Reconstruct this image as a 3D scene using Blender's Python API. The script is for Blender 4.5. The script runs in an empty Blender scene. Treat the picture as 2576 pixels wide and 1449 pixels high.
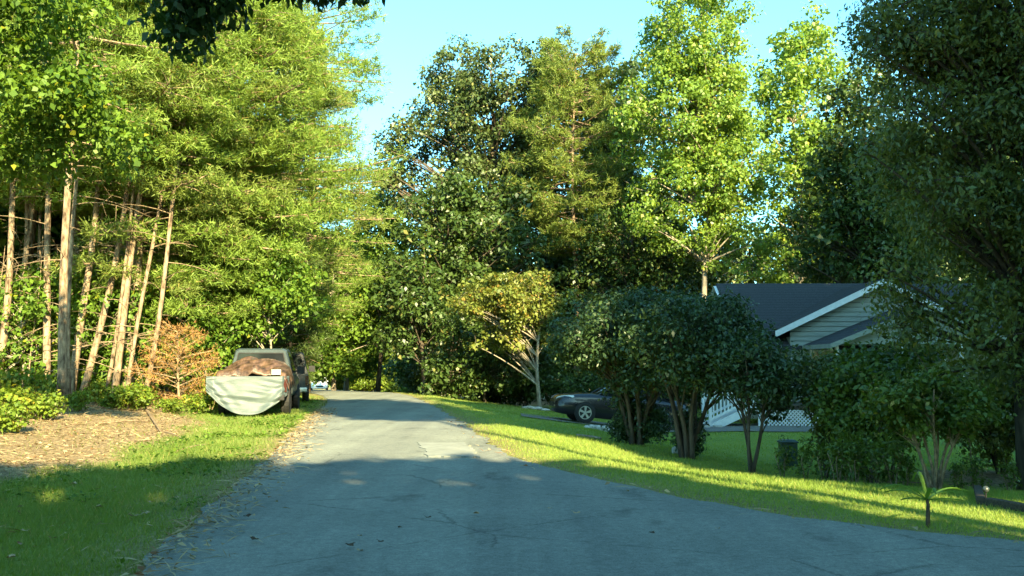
import bpy, math, random
import numpy as np
from mathutils import Vector, Matrix

# ------------------------------------------------------------------ camera, sky, sun, exposure
scene = bpy.context.scene
COL = scene.collection
F = 2290.0 / 2576.0                       # focal length / image width
PITCH = math.atan((915 - 724.5) / 2290.0)
EYE = Vector((0, 0, 1.5))
cam_d = bpy.data.cameras.new('camera')
cam_d.sensor_width = 36.0
cam_d.lens = 36.0 * F
cam_d.clip_start = 0.05
cam_d.clip_end = 3000
cam = bpy.data.objects.new('camera', cam_d)
COL.objects.link(cam)
cam.location = EYE
cam.rotation_euler = (math.pi / 2 + PITCH, 0, 0)
scene.camera = cam

SUN_EL = math.radians(28)
SUN_H = Vector((0.37, -0.929, 0))          # horizontal direction towards the sun
SUN = Vector((SUN_H.x * math.cos(SUN_EL), SUN_H.y * math.cos(SUN_EL), math.sin(SUN_EL))).normalized()
world = bpy.data.worlds.new('World')
scene.world = world
world.use_nodes = True
wn = world.node_tree
bg = wn.nodes['Background']
sky = wn.nodes.new('ShaderNodeTexSky')
sky.sky_type = 'NISHITA'
sky.sun_disc = False
sky.sun_elevation = SUN_EL
sky.sun_rotation = math.atan2(SUN_H.x, SUN_H.y)
sky.air_density = 1.0
sky.dust_density = 1.0
sky.ozone_density = 1.6
tint = wn.nodes.new('ShaderNodeMix'); tint.data_type = 'RGBA'; tint.blend_type = 'MULTIPLY'
tint.inputs[0].default_value = 1.0
tint.inputs[7].default_value = (0.54, 1.0, 0.95, 1)      # the pale cyan of this evening sky
wn.links.new(sky.outputs[0], tint.inputs[6])
wn.links.new(tint.outputs[2], bg.inputs[0])
bg.inputs[1].default_value = 0.10
sun_d = bpy.data.lights.new('sun', 'SUN')
sun_d.energy = 5.0
sun_d.angle = math.radians(0.5)
sun_d.color = (1.0, 0.84, 0.46)
sun_o = bpy.data.objects.new('sun', sun_d)
COL.objects.link(sun_o)
sun_o.rotation_euler = SUN.to_track_quat('Z', 'Y').to_euler()
sun_o.location = (10, -30, 40)
scene.view_settings.view_transform = 'Standard'
scene.view_settings.look = 'None'
scene.view_settings.gamma = 1.0
scene.view_settings.use_curve_mapping = False
scene.view_settings.exposure = 2.5
scene.render.engine = 'CYCLES'
scene.cycles.max_bounces = 6
scene.cycles.transparent_max_bounces = 6

# ------------------------------------------------------------------ helpers
rng = np.random.default_rng(11)
R = random.Random(5)

def ray(u, v):
    x = (u - 1288) / 2290.0
    y = (724.5 - v) / 2290.0
    c, s = math.cos(PITCH), math.sin(PITCH)
    return Vector((x, c - y * s, s + y * c))

def at(u, v, Y):
    d = ray(u, v)
    return EYE + d * (Y / d.y)

def tag(o, label=None, cat=None, group=None, kind=None):
    if label: o['label'] = label
    if cat: o['category'] = cat
    if group: o['group'] = group
    if kind: o['kind'] = kind
    return o

def empty(name, loc=(0, 0, 0), rz=0.0, rot=None):
    o = bpy.data.objects.new(name, None)
    COL.objects.link(o)
    o.location = loc
    o.rotation_euler = rot if rot else (0, 0, rz)
    o.empty_display_size = 0.3
    return o

def link(name, me, mat=None, parent=None, loc=None, rot=None):
    o = bpy.data.objects.new(name, me)
    COL.objects.link(o)
    if mat is not None and len(me.materials) == 0:
        me.materials.append(mat)
    if parent: o.parent = parent
    if loc is not None: o.location = loc
    if rot is not None: o.rotation_euler = rot
    return o

def mesh_np(name, V, Fc, var=None, smooth=False):
    V = np.ascontiguousarray(V, dtype=np.float32)
    Fc = np.ascontiguousarray(Fc, dtype=np.int32)
    me = bpy.data.meshes.new(name)
    me.vertices.add(len(V))
    me.vertices.foreach_set('co', V.ravel())
    k = Fc.shape[1]
    me.loops.add(Fc.size)
    me.loops.foreach_set('vertex_index', Fc.ravel())
    me.polygons.add(len(Fc))
    me.polygons.foreach_set('loop_start', np.arange(0, Fc.size, k, dtype=np.int32))
    if var is not None:
        a = me.attributes.new('var', 'FLOAT', 'POINT')
        a.data.foreach_set('value', np.ascontiguousarray(var, dtype=np.float32))
    me.update(calc_edges=True)
    if smooth:
        me.polygons.foreach_set('use_smooth', np.ones(len(Fc), dtype=bool))
    return me

class MB:
    def __init__(s): s.v = []; s.f = []
    def add(s, vs, fs):
        o = len(s.v)
        s.v += [tuple(p) for p in vs]
        s.f += [tuple(i + o for i in f) for f in fs]
        return s
    def box(s, x0, x1, y0, y1, z0, z1):
        vs = [(x, y, z) for z in (z0, z1) for y in (y0, y1) for x in (x0, x1)]
        return s.add(vs, [(0, 2, 3, 1), (4, 5, 7, 6), (0, 1, 5, 4), (2, 6, 7, 3), (0, 4, 6, 2), (1, 3, 7, 5)])
    def bar(s, a, b, w, h, up=(0, 0, 1)):
        a = Vector(a); b = Vector(b); d = (b - a).normalized()
        sd = d.cross(Vector(up))
        if sd.length < 1e-4: sd = d.cross(Vector((1, 0, 0)))
        sd.normalize(); n = sd.cross(d)
        vs = []
        for p in (a, b):
            for i, j in ((-1, -1), (1, -1), (1, 1), (-1, 1)):
                vs.append(p + sd * (i * w / 2) + n * (j * h / 2))
        return s.add(vs, [(0, 3, 2, 1), (4, 5, 6, 7), (0, 1, 5, 4), (1, 2, 6, 5), (2, 3, 7, 6), (3, 0, 4, 7)])
    def tube(s, pts, rad, n=6, cap=True):
        pts = [Vector(p) for p in pts]
        rings = []
        ref = Vector((0.31, 0.95, 0.1))
        for i, p in enumerate(pts):
            d = (pts[min(i + 1, len(pts) - 1)] - pts[max(i - 1, 0)])
            if d.length < 1e-6: d = Vector((0, 0, 1))
            d.normalize()
            a = d.cross(ref)
            if a.length < 1e-3: a = d.cross(Vector((1, 0, 0)))
            a.normalize(); b = d.cross(a)
            r = rad[i] if hasattr(rad, '__len__') else rad
            rings.append([p + (a * math.cos(t) + b * math.sin(t)) * r for t in [2 * math.pi * k / n for k in range(n)]])
        return s.loft(rings, cap)
    def loft(s, rings, cap=True, closed=True):
        n = len(rings[0]); vs = [p for r in rings for p in r]; fs = []
        for i in range(len(rings) - 1):
            for k in range(n if closed else n - 1):
                k2 = (k + 1) % n
                fs.append((i * n + k, i * n + k2, (i + 1) * n + k2, (i + 1) * n + k))
        if cap and closed:
            fs.append(tuple(range(n - 1, -1, -1)))
            fs.append(tuple((len(rings) - 1) * n + k for k in range(n)))
        return s.add(vs, fs)
    def lathe(s, prof, c, axis='x', n=24):
        c = Vector(c); rings = []
        for a, r in prof:
            ring = []
            for k in range(n):
                t = 2 * math.pi * k / n
                p, q = math.cos(t) * r, math.sin(t) * r
                ring.append(c + (Vector((a, p, q)) if axis == 'x' else Vector((p, a, q)) if axis == 'y' else Vector((p, q, a))))
            rings.append(ring)
        return s.loft(rings, True)
    def build(s, name, mat, parent=None, smooth=False, kind=None, loc=None):
        me = bpy.data.meshes.new(name)
        me.from_pydata(s.v, [], s.f)
        me.update()
        if smooth:
            me.polygons.foreach_set('use_smooth', np.ones(len(me.polygons), dtype=bool))
        o = link(name, me, mat, parent, loc)
        if kind: o['kind'] = kind
        return o

def bevel(o, w=0.02, seg=2):
    m = o.modifiers.new('bevel', 'BEVEL'); m.width = w; m.segments = seg; m.limit_method = 'ANGLE'; m.angle_limit = math.radians(35)
    return o

# ------------------------------------------------------------------ materials
def new_mat(name):
    m = bpy.data.materials.new(name); m.use_nodes = True
    nt = m.node_tree
    return m, nt, nt.nodes['Principled BSDF']

def N(nt, t, **kw):
    n = nt.nodes.new(t)
    for k, v in kw.items():
        if k.startswith('i_'):
            n.inputs[int(k[2:]) if k[2:].isdigit() else k[2:].replace('_', ' ')].default_value = v
        else: setattr(n, k, v)
    return n

def ramp(nt, src, stops):
    r = nt.nodes.new('ShaderNodeValToRGB')
    el = r.color_ramp.elements
    while len(el) < len(stops): el.new(0.5)
    for e, (p, c) in zip(el, stops):
        e.position = p; e.color = (*c, 1) if len(c) == 3 else c
    nt.links.new(src, r.inputs[0])
    return r

def leaf_mat(name, c0, c1, c2=None, trans=0.35, rough=0.5, spec=0.35, p2=0.93):
    m, nt, b = new_mat(name)
    at_ = N(nt, 'ShaderNodeAttribute', attribute_name='var')
    stops = [(0.0, c0), (0.75, c1)]
    if c2: stops += [(p2 - 0.03, c1), (p2, c2)]
    r = ramp(nt, at_.outputs['Fac'], stops)
    nt.links.new(r.outputs[0], b.inputs['Base Color'])
    b.inputs['Roughness'].default_value = rough
    b.inputs['Specular IOR Level'].default_value = spec
    t = N(nt, 'ShaderNodeBsdfTranslucent')
    g = N(nt, 'ShaderNodeMix', data_type='RGBA', blend_type='MULTIPLY')
    g.inputs[0].default_value = 1.0
    g.inputs[7].default_value = (1.5, 1.35, 0.5, 1)
    nt.links.new(r.outputs[0], g.inputs[6])
    nt.links.new(g.outputs[2], t.inputs[0])
    mx = N(nt, 'ShaderNodeMixShader'); mx.inputs[0].default_value = trans
    nt.links.new(b.outputs[0], mx.inputs[1]); nt.links.new(t.outputs[0], mx.inputs[2])
    nt.links.new(mx.outputs[0], nt.nodes['Material Output'].inputs[0])
    return m

def noisy_mat(name, c0, c1, scale=5.0, rough=0.85, stretch=(1, 1, 1), bump=0.3, spec=0.2, detail=6, lo=0.35, hi=0.65, metal=0.0, coat=0.0):
    m, nt, b = new_mat(name)
    tc = N(nt, 'ShaderNodeTexCoord'); mp = N(nt, 'ShaderNodeMapping')
    mp.inputs['Scale'].default_value = stretch
    nt.links.new(tc.outputs['Object'], mp.inputs[0])
    no = N(nt, 'ShaderNodeTexNoise'); no.inputs['Scale'].default_value = scale; no.inputs['Detail'].default_value = detail
    no.inputs['Roughness'].default_value = 0.62
    nt.links.new(mp.outputs[0], no.inputs['Vector'])
    r = ramp(nt, no.outputs['Fac'], [(lo, c0), (hi, c1)])
    nt.links.new(r.outputs[0], b.inputs['Base Color'])
    b.inputs['Roughness'].default_value = rough
    b.inputs['Specular IOR Level'].default_value = spec
    b.inputs['Metallic'].default_value = metal
    b.inputs['Coat Weight'].default_value = coat
    if bump:
        bp = N(nt, 'ShaderNodeBump'); bp.inputs['Strength'].default_value = bump; bp.inputs['Distance'].default_value = 0.03
        nt.links.new(no.outputs['Fac'], bp.inputs['Height']); nt.links.new(bp.outputs[0], b.inputs['Normal'])
    return m

M = {}
M['pine_needles'] = leaf_mat('pine_needles', (0.08, 0.140, 0.022), (0.21, 0.30, 0.055), (0.30, 0.24, 0.08), 0.45, 0.55, 0.25, 0.97)
M['pine_olive'] = leaf_mat('pine_olive_needles', (0.075, 0.115, 0.022), (0.18, 0.235, 0.05), (0.27, 0.20, 0.07), 0.4, 0.55, 0.25, 0.94)
M['pine_dark'] = leaf_mat('pine_dark', (0.035, 0.065, 0.016), (0.075, 0.115, 0.024), None, 0.25, 0.5, 0.3)  # needles darkened so the cedars carry shade in their colour
M['maple'] = leaf_mat('maple_leaves', (0.035, 0.085, 0.010), (0.12, 0.20, 0.024), (0.20, 0.22, 0.02), 0.38, 0.5, 0.25, 0.97)
M['maple_shaded'] = leaf_mat('maple_shaded_leaves', (0.018, 0.045, 0.012), (0.04, 0.085, 0.016), None, 0.28, 0.45, 0.3)  # darker copy of the maple leaves, with the near boughs' shade in its colour
M['oak'] = leaf_mat('oak_leaves', (0.028, 0.055, 0.018), (0.075, 0.105, 0.030), (0.16, 0.16, 0.05), 0.2, 0.45, 0.4, 0.9)
M['poplar'] = leaf_mat('poplar_leaves', (0.09, 0.175, 0.026), (0.19, 0.285, 0.048), (0.30, 0.29, 0.055), 0.45, 0.42, 0.4, 0.92)
M['under'] = leaf_mat('understory_leaves', (0.022, 0.05, 0.014), (0.06, 0.10, 0.02), (0.17, 0.17, 0.05), 0.28, 0.42, 0.4, 0.93)
M['sapling'] = leaf_mat('sapling_leaves', (0.06, 0.11, 0.012), (0.13, 0.18, 0.02), (0.24, 0.24, 0.03), 0.4, 0.45, 0.35, 0.9)
M['redbud'] = leaf_mat('redbud_leaves', (0.06, 0.10, 0.018), (0.18, 0.20, 0.04), (0.30, 0.20, 0.05), 0.35, 0.45, 0.35, 0.88)
M['myrtle'] = leaf_mat('myrtle_leaves', (0.022, 0.050, 0.018), (0.05, 0.09, 0.030), None, 0.25, 0.4, 0.4)
M['big_dark'] = leaf_mat('dark_tree_leaves', (0.048, 0.074, 0.020), (0.135, 0.172, 0.042), (0.28, 0.26, 0.05), 0.38, 0.4, 0.45, 0.985)
M['brush'] = leaf_mat('brush_leaves', (0.06, 0.12, 0.014), (0.17, 0.235, 0.026), (0.32, 0.26, 0.04), 0.4, 0.5, 0.3, 0.9)
M['dead'] = leaf_mat('dead_needles', (0.17, 0.085, 0.030), (0.36, 0.20, 0.075), (0.30, 0.28, 0.06), 0.25, 0.7, 0.15, 0.9)
M['garden'] = leaf_mat('garden_leaves', (0.04, 0.085, 0.014), (0.10, 0.15, 0.02), (0.24, 0.22, 0.05), 0.35, 0.42, 0.4, 0.93)
M['straw'] = leaf_mat('straw', (0.19, 0.135, 0.075), (0.42, 0.33, 0.19), (0.16, 0.08, 0.035), 0.15, 0.8, 0.15, 0.85)
M['blade'] = leaf_mat('grass_blades', (0.13, 0.215, 0.04), (0.26, 0.34, 0.075), (0.36, 0.33, 0.11), 0.52, 0.55, 0.25, 0.94)
M['bark_pine'] = noisy_mat('pine_bark', (0.055, 0.034, 0.022), (0.34, 0.25, 0.165), 11, 0.9, (1, 1, 0.30), 1.0)
M['bark_grey'] = noisy_mat('grey_bark', (0.14, 0.115, 0.085), (0.36, 0.31, 0.24), 8, 0.9, (1, 1, 0.25), 0.7)
M['bark_dark'] = noisy_mat('dark_bark', (0.035, 0.028, 0.02), (0.11, 0.085, 0.06), 8, 0.9, (1, 1, 0.25), 0.7)
M['twig'] = noisy_mat('twig_bark', (0.10, 0.07, 0.042), (0.30, 0.22, 0.14), 12, 0.9, (1, 1, 1), 0.2)
M['white'] = noisy_mat('white_paint', (0.56, 0.60, 0.62), (0.66, 0.69, 0.70), 6, 0.55, bump=0.05)
M['siding'] = noisy_mat('pale_yellow_siding', (0.20, 0.235, 0.21), (0.27, 0.30, 0.27), 4, 0.6, (0.3, 1, 3), 0.05)
def shingle_mat():
    m = noisy_mat('roof_shingles', (0.020, 0.022, 0.026), (0.055, 0.058, 0.063), 24, 0.9, (1, 1, 2), 0.5)
    nt = m.node_tree; b = nt.nodes['Principled BSDF']
    tc = N(nt, 'ShaderNodeTexCoord'); w = N(nt, 'ShaderNodeTexWave', wave_type='BANDS', bands_direction='Z', wave_profile='SAW')
    w.inputs['Scale'].default_value = 2.6; w.inputs['Distortion'].default_value = .5; w.inputs['Detail'].default_value = 2; w.inputs['Detail Scale'].default_value = 6
    nt.links.new(tc.outputs['Object'], w.inputs['Vector'])
    r = ramp(nt, w.outputs['Fac'], [(0, (.55, .55, .55)), (.25, (1, 1, 1)), (1, (1.15, 1.15, 1.15))])
    x = N(nt, 'ShaderNodeMix', data_type='RGBA', blend_type='MULTIPLY'); x.inputs[0].default_value = 1
    src = b.inputs['Base Color'].links[0].from_socket
    nt.links.new(src, x.inputs[6]); nt.links.new(r.outputs[0], x.inputs[7]); nt.links.new(x.outputs[2], b.inputs['Base Color'])
    return m
M['shingle'] = shingle_mat() if True else noisy_mat('roof_shingles', (0.022, 0.024, 0.028), (0.05, 0.053, 0.058), 24, 0.9, (1, 1, 2), 0.5)
M['stone'] = noisy_mat('pale_stone', (0.26, 0.25, 0.22), (0.48, 0.46, 0.41), 6, 0.85, bump=0.6)
M['concrete'] = noisy_mat('patch_concrete', (0.14, 0.157, 0.143), (0.24, 0.255, 0.23), 5, 0.9, (1, 4, 1), 0.5)
M['gravel'] = noisy_mat('driveway_gravel', (0.10, 0.095, 0.085), (0.20, 0.19, 0.17), 40, 0.95, bump=0.7)
M['glass'] = noisy_mat('dark_glass', (0.008, 0.010, 0.011), (0.014, 0.016, 0.018), 2, 0.05, bump=0, spec=0.3)
M['black_paint'] = noisy_mat('black_car_paint', (0.010, 0.010, 0.012), (0.014, 0.014, 0.017), 3, 0.25, bump=0, spec=0.4, coat=0.3)
M['dark_paint'] = noisy_mat('charcoal_truck_paint', (0.018, 0.020, 0.024), (0.03, 0.032, 0.036), 3, 0.35, bump=0, spec=0.5, coat=0.3)
M['blue_paint'] = noisy_mat('grey_blue_truck_paint', (0.022, 0.034, 0.04), (0.036, 0.052, 0.058), 3, 0.35, bump=0, spec=0.5, coat=0.3)
M['white_paint_car'] = noisy_mat('white_car_paint', (0.70, 0.70, 0.69), (0.78, 0.78, 0.77), 3, 0.25, bump=0, spec=0.5, coat=0.5)
M['rubber'] = noisy_mat('tyre_rubber', (0.016, 0.016, 0.016), (0.03, 0.03, 0.03), 20, 0.85, bump=0.2)
M['alloy'] = noisy_mat('alloy_rim', (0.50, 0.51, 0.52), (0.62, 0.63, 0.64), 5, 0.3, bump=0, spec=0.5, metal=0.75)
M['lamp_glass'] = noisy_mat('headlight_lens', (0.45, 0.47, 0.48), (0.62, 0.64, 0.65), 9, 0.12, bump=0, spec=0.6)
M['plastic'] = noisy_mat('black_plastic', (0.015, 0.015, 0.016), (0.025, 0.025, 0.026), 9, 0.6, bump=0.1)
M['brown_tarp'] = noisy_mat('brown_tarp', (0.020, 0.011, 0.008), (0.12, 0.070, 0.045), 3.0, 0.42, (2.2, .6, 1.5), 1.0, spec=0.4)
M['pale_tarp'] = noisy_mat('pale_tarp', (0.046, 0.064, 0.066), (0.070, 0.090, 0.092), 3, 0.5, (0.5, 1, 2), 0.5, spec=0.4)
M['red_lamp'] = noisy_mat('tail_lamp', (0.03, 0.006, 0.005), (0.045, 0.008, 0.007), 9, 0.2, bump=0, spec=0.6)
M['cream'] = noisy_mat('cream_card', (0.52, 0.45, 0.27), (0.62, 0.55, 0.35), 5, 0.8, bump=0.1)
M['utility'] = noisy_mat('green_metal', (0.045, 0.075, 0.07), (0.075, 0.11, 0.10), 5, 0.5, bump=0.1)
M['timber'] = noisy_mat('weathered_timber', (0.03, 0.025, 0.018), (0.08, 0.065, 0.048), 8, 0.85, (1, 6, 6), 0.4)
M['fallen'] = noisy_mat('fallen_leaf', (0.20, 0.13, 0.06), (0.42, 0.33, 0.20), 20, 0.8, bump=0.1)
M['fallen_dark'] = noisy_mat('fallen_leaf_dark', (0.03, 0.02, 0.014), (0.07, 0.05, 0.03), 20, 0.8, bump=0.1)
M['frond'] = leaf_mat('frond_leaf', (0.10, 0.20, 0.03), (0.14, 0.25, 0.04), None, 0.4, 0.4, 0.4)
M['globe'] = noisy_mat('pale_globe', (0.035, 0.045, 0.042), (0.05, 0.06, 0.056), 5, 0.25, bump=0, spec=0.5)

# ------------------------------------------------------------------ terrain
LE = [(-14, -1.6), (0, -2.05), (6.4, -2.69), (14.9, -3.9), (23.7, -5.36), (36, -7.2), (43, -8.9), (49, -11.0), (60, -14.2), (80, -19.0), (104, -24.0), (140, -31), (220, -44)]
RE = [(14.9, -0.05), (23.7, -1.32), (36, -3.4), (43, -4.8), (49, -6.5), (60, -9.8), (80, -14.6), (104, -19.6), (140, -26.5), (220, -39)]
JR = [(-0.05, 14.9), (0.40, 13.6), (0.88, 12.5), (1.85, 10.4), (2.77, 9.0), (4.34, 7.7), (7.0, 6.6), (12, 5.4), (40, 1.0)]   # flare into the side road
JB = [(40, -5), (9, -3.2), (5, -5.5), (3.6, -14)]
xl = lambda y: np.interp(y, [a for a, _ in LE], [b for _, b in LE])
xr = lambda y: np.interp(y, [a for a, _ in RE], [b for _, b in RE])
poly = [(x, y) for y, x in LE] + [(x, y) for y, x in reversed(RE)] + JR[1:] + JB
PA = np.array(poly); PB = np.roll(PA, -1, axis=0)

def road_d(x, y):
    """signed distance to the paving, positive outside"""
    x = np.atleast_1d(np.asarray(x, float)).ravel(); y = np.atleast_1d(np.asarray(y, float)).ravel()
    best = np.full(len(x), 1e9); ins = np.zeros(len(x), bool)
    for (ax, ay), (bx, by) in zip(PA, PB):
        dx, dy = bx - ax, by - ay
        t = np.clip(((x - ax) * dx + (y - ay) * dy) / (dx * dx + dy * dy + 1e-12), 0, 1)
        best = np.minimum(best, np.hypot(x - ax - t * dx, y - ay - t * dy))
        if dy != 0:
            c = ((ay > y) != (by > y)) & (x < dx * (y - ay) / dy + ax)
            ins ^= c
    return np.where(ins, -best, best)

def sstep(a, b, x):
    t = np.clip((x - a) / (b - a), 0, 1); return t * t * (3 - 2 * t)

def grade(y):
    y = np.asarray(y, float)
    t = np.clip(y - 44, 0, None)
    return np.maximum(-0.028 * (np.sqrt(t * t + 36) - 6), -4.0)

def wob(x, y):
    return 0.5 * np.sin(x * 0.9 + 1.3 * np.sin(y * 0.5)) + 0.3 * np.sin(y * 1.3 + x * 0.4) + 0.2 * np.sin(2.7 * x - 1.9 * y)

def gzv(x, y):
    x = np.atleast_1d(np.asarray(x, float)).ravel(); y = np.atleast_1d(np.asarray(y, float)).ravel()
    d = road_d(x, y)
    left = x < (xl(y) + 1.5)
    do = np.clip(d, 0, None)
    zr = -0.125 * np.clip(do - 0.9, 0, 5.6) * sstep(8.5, 17, y)
    zl = 0.085 * np.clip(do - 2.2, 0, 3.0) + 0.035 * np.clip(do - 5.2, 0, 6) + 0.012 * np.clip(do - 11, 0, 60)
    z = grade(y) + np.where(left, zl, zr)
    z = z + 0.035 * wob(x, y) * sstep(0.3, 2.0, do)
    return np.where(d < 0, z - 0.06 * sstep(0.1, 0.6, -d), z)

def gz(x, y): return float(gzv(x, y)[0])

def ground_at(u, v):
    d = ray(u, v)
    t = np.concatenate([np.arange(2.5, 45, 0.15), np.arange(45, 200, 0.6)])
    P = np.array(d)[None, :] * t[:, None]
    h = P[:, 2] + 1.5 - gzv(P[:, 0], P[:, 1])
    k = np.nonzero(h <= 0)[0]
    k = int(k[0]) if len(k) else len(t) - 1
    f = h[k - 1] / max(1e-6, h[k - 1] - h[k]) if k else 0
    tt = t[k - 1] + (t[k] - t[k - 1]) * f
    p = EYE + d * float(tt)
    return Vector((p.x, p.y, gz(p.x, p.y)))

def on(x, y, dz=0.0): return Vector((x, y, gz(x, y) + dz))

xs = np.concatenate([[-600, -350, -220, -140, -90, -60, -45, -35], np.arange(-28, 22.01, 0.3), [26, 32, 40, 55, 80, 130, 220, 400, 600]])
ys = np.concatenate([[-400, -200, -100, -60, -35, -20, -12, -6], np.arange(-2, 62.01, 0.32), [66, 72, 80, 90, 100, 112, 126, 145, 175, 220, 300, 450, 800]])
GX, GY = np.meshgrid(xs, ys)
GZ = gzv(GX, GY)
nx, ny = len(xs), len(ys)
ii = (np.arange(ny - 1)[:, None] * nx + np.arange(nx - 1)[None, :]).ravel()
gme = mesh_np('ground', np.stack([GX.ravel(), GY.ravel(), GZ], 1), np.stack([ii, ii + 1, ii + nx + 1, ii + nx], 1), smooth=True)

def litter_amt(x, y):
    """1 where the wood's floor of straw and leaves lies, 0 where there is grass (left bank)"""
    d = road_d(x, y); left = x < xl(y) + 1.5
    edge = np.interp(y, [4, 8, 11, 13.4, 16.5, 22, 26, 30, 60], [6, 4.5, 3.2, 2.4, 2.2, 2.4, 3.4, 5, 5])
    a = sstep(-0.5, 0.5, d - edge + 0.45 * wob(x * 1.7, y * 1.7)) * left
    patch = .75 * left * sstep(.35, .9, wob(x * 1.1 + 4, y * 1.3) + .5 * wob(x * 3.1, y * 2.7)) * sstep(14, 8, y) * sstep(.2, 1.5, d)
    a = np.maximum(a, patch)
    shade = sstep(44, 52, y) * sstep(1.5, 3.5, d)          # wood floor beyond the house lawn
    right_bed = (~left) * sstep(8.0, 9.2, d + 0.4 * wob(x, y)) * sstep(6, 9, y) * (y < 19)
    return np.maximum(a, np.maximum(shade, right_bed))
la = gme.attributes.new('litter', 'FLOAT', 'POINT')
la.data.foreach_set('value', litter_amt(GX.ravel(), GY.ravel()).astype(np.float32))
ea = gme.attributes.new('edge', 'FLOAT', 'POINT')
ea.data.foreach_set('value', (1 - sstep(0.0, 1.1, road_d(GX, GY) + 0.25 * wob(GX.ravel() * 2, GY.ravel() * 2))).astype(np.float32))

def ground_mat():
    m, nt, b = new_mat('lawn_and_litter')
    tc = N(nt, 'ShaderNodeTexCoord')
    n1 = N(nt, 'ShaderNodeTexNoise'); n1.inputs['Scale'].default_value = 0.5; n1.inputs['Detail'].default_value = 8; n1.inputs['Roughness'].default_value = 0.7
    n2 = N(nt, 'ShaderNodeTexNoise'); n2.inputs['Scale'].default_value = 14; n2.inputs['Detail'].default_value = 8; n2.inputs['Roughness'].default_value = 0.7
    for n in (n1, n2): nt.links.new(tc.outputs['Object'], n.inputs['Vector'])
    mixf = N(nt, 'ShaderNodeMath', operation='MULTIPLY_ADD'); mixf.inputs[1].default_value = 0.5; 
    nt.links.new(n2.outputs['Fac'], mixf.inputs[0])
    h = N(nt, 'ShaderNodeMath', operation='MULTIPLY'); h.inputs[1].default_value = 0.5
    nt.links.new(n1.outputs['Fac'], h.inputs[0]); nt.links.new(h.outputs[0], mixf.inputs[2])
    g = ramp(nt, mixf.outputs[0], [(0.36, (0.09, 0.145, 0.024)), (0.5, (0.175, 0.235, 0.045)), (0.64, (0.24, 0.28, 0.075))])
    l = ramp(nt, n2.outputs['Fac'], [(0.35, (0.07, 0.047, 0.03)), (0.5, (0.21, 0.155, 0.09)), (0.66, (0.38, 0.30, 0.18))])
    dirt = ramp(nt, n2.outputs['Fac'], [(0.35, (0.10, 0.075, 0.045)), (0.62, (0.27, 0.20, 0.11))])
    a = N(nt, 'ShaderNodeAttribute', attribute_name='litter'); e = N(nt, 'ShaderNodeAttribute', attribute_name='edge')
    em = N(nt, 'ShaderNodeMath', operation='MULTIPLY'); em.inputs[1].default_value = 0.75
    nt.links.new(e.outputs['Fac'], em.inputs[0])
    m1 = N(nt, 'ShaderNodeMix', data_type='RGBA'); m2 = N(nt, 'ShaderNodeMix', data_type='RGBA')
    nt.links.new(em.outputs[0], m1.inputs[0]); nt.links.new(g.outputs[0], m1.inputs[6]); nt.links.new(dirt.outputs[0], m1.inputs[7])
    nt.links.new(a.outputs['Fac'], m2.inputs[0]); nt.links.new(m1.outputs[2], m2.inputs[6]); nt.links.new(l.outputs[0], m2.inputs[7])
    nt.links.new(m2.outputs[2], b.inputs['Base Color'])
    b.inputs['Roughness'].default_value = 0.95; b.inputs['Specular IOR Level'].default_value = 0.1
    bp = N(nt, 'ShaderNodeBump'); bp.inputs['Strength'].default_value = 0.8; bp.inputs['Distance'].default_value = 0.06
    nt.links.new(n2.outputs['Fac'], bp.inputs['Height']); nt.links.new(bp.outputs[0], b.inputs['Normal'])
    return m
tag(link('ground', gme, ground_mat()), kind='structure')

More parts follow.
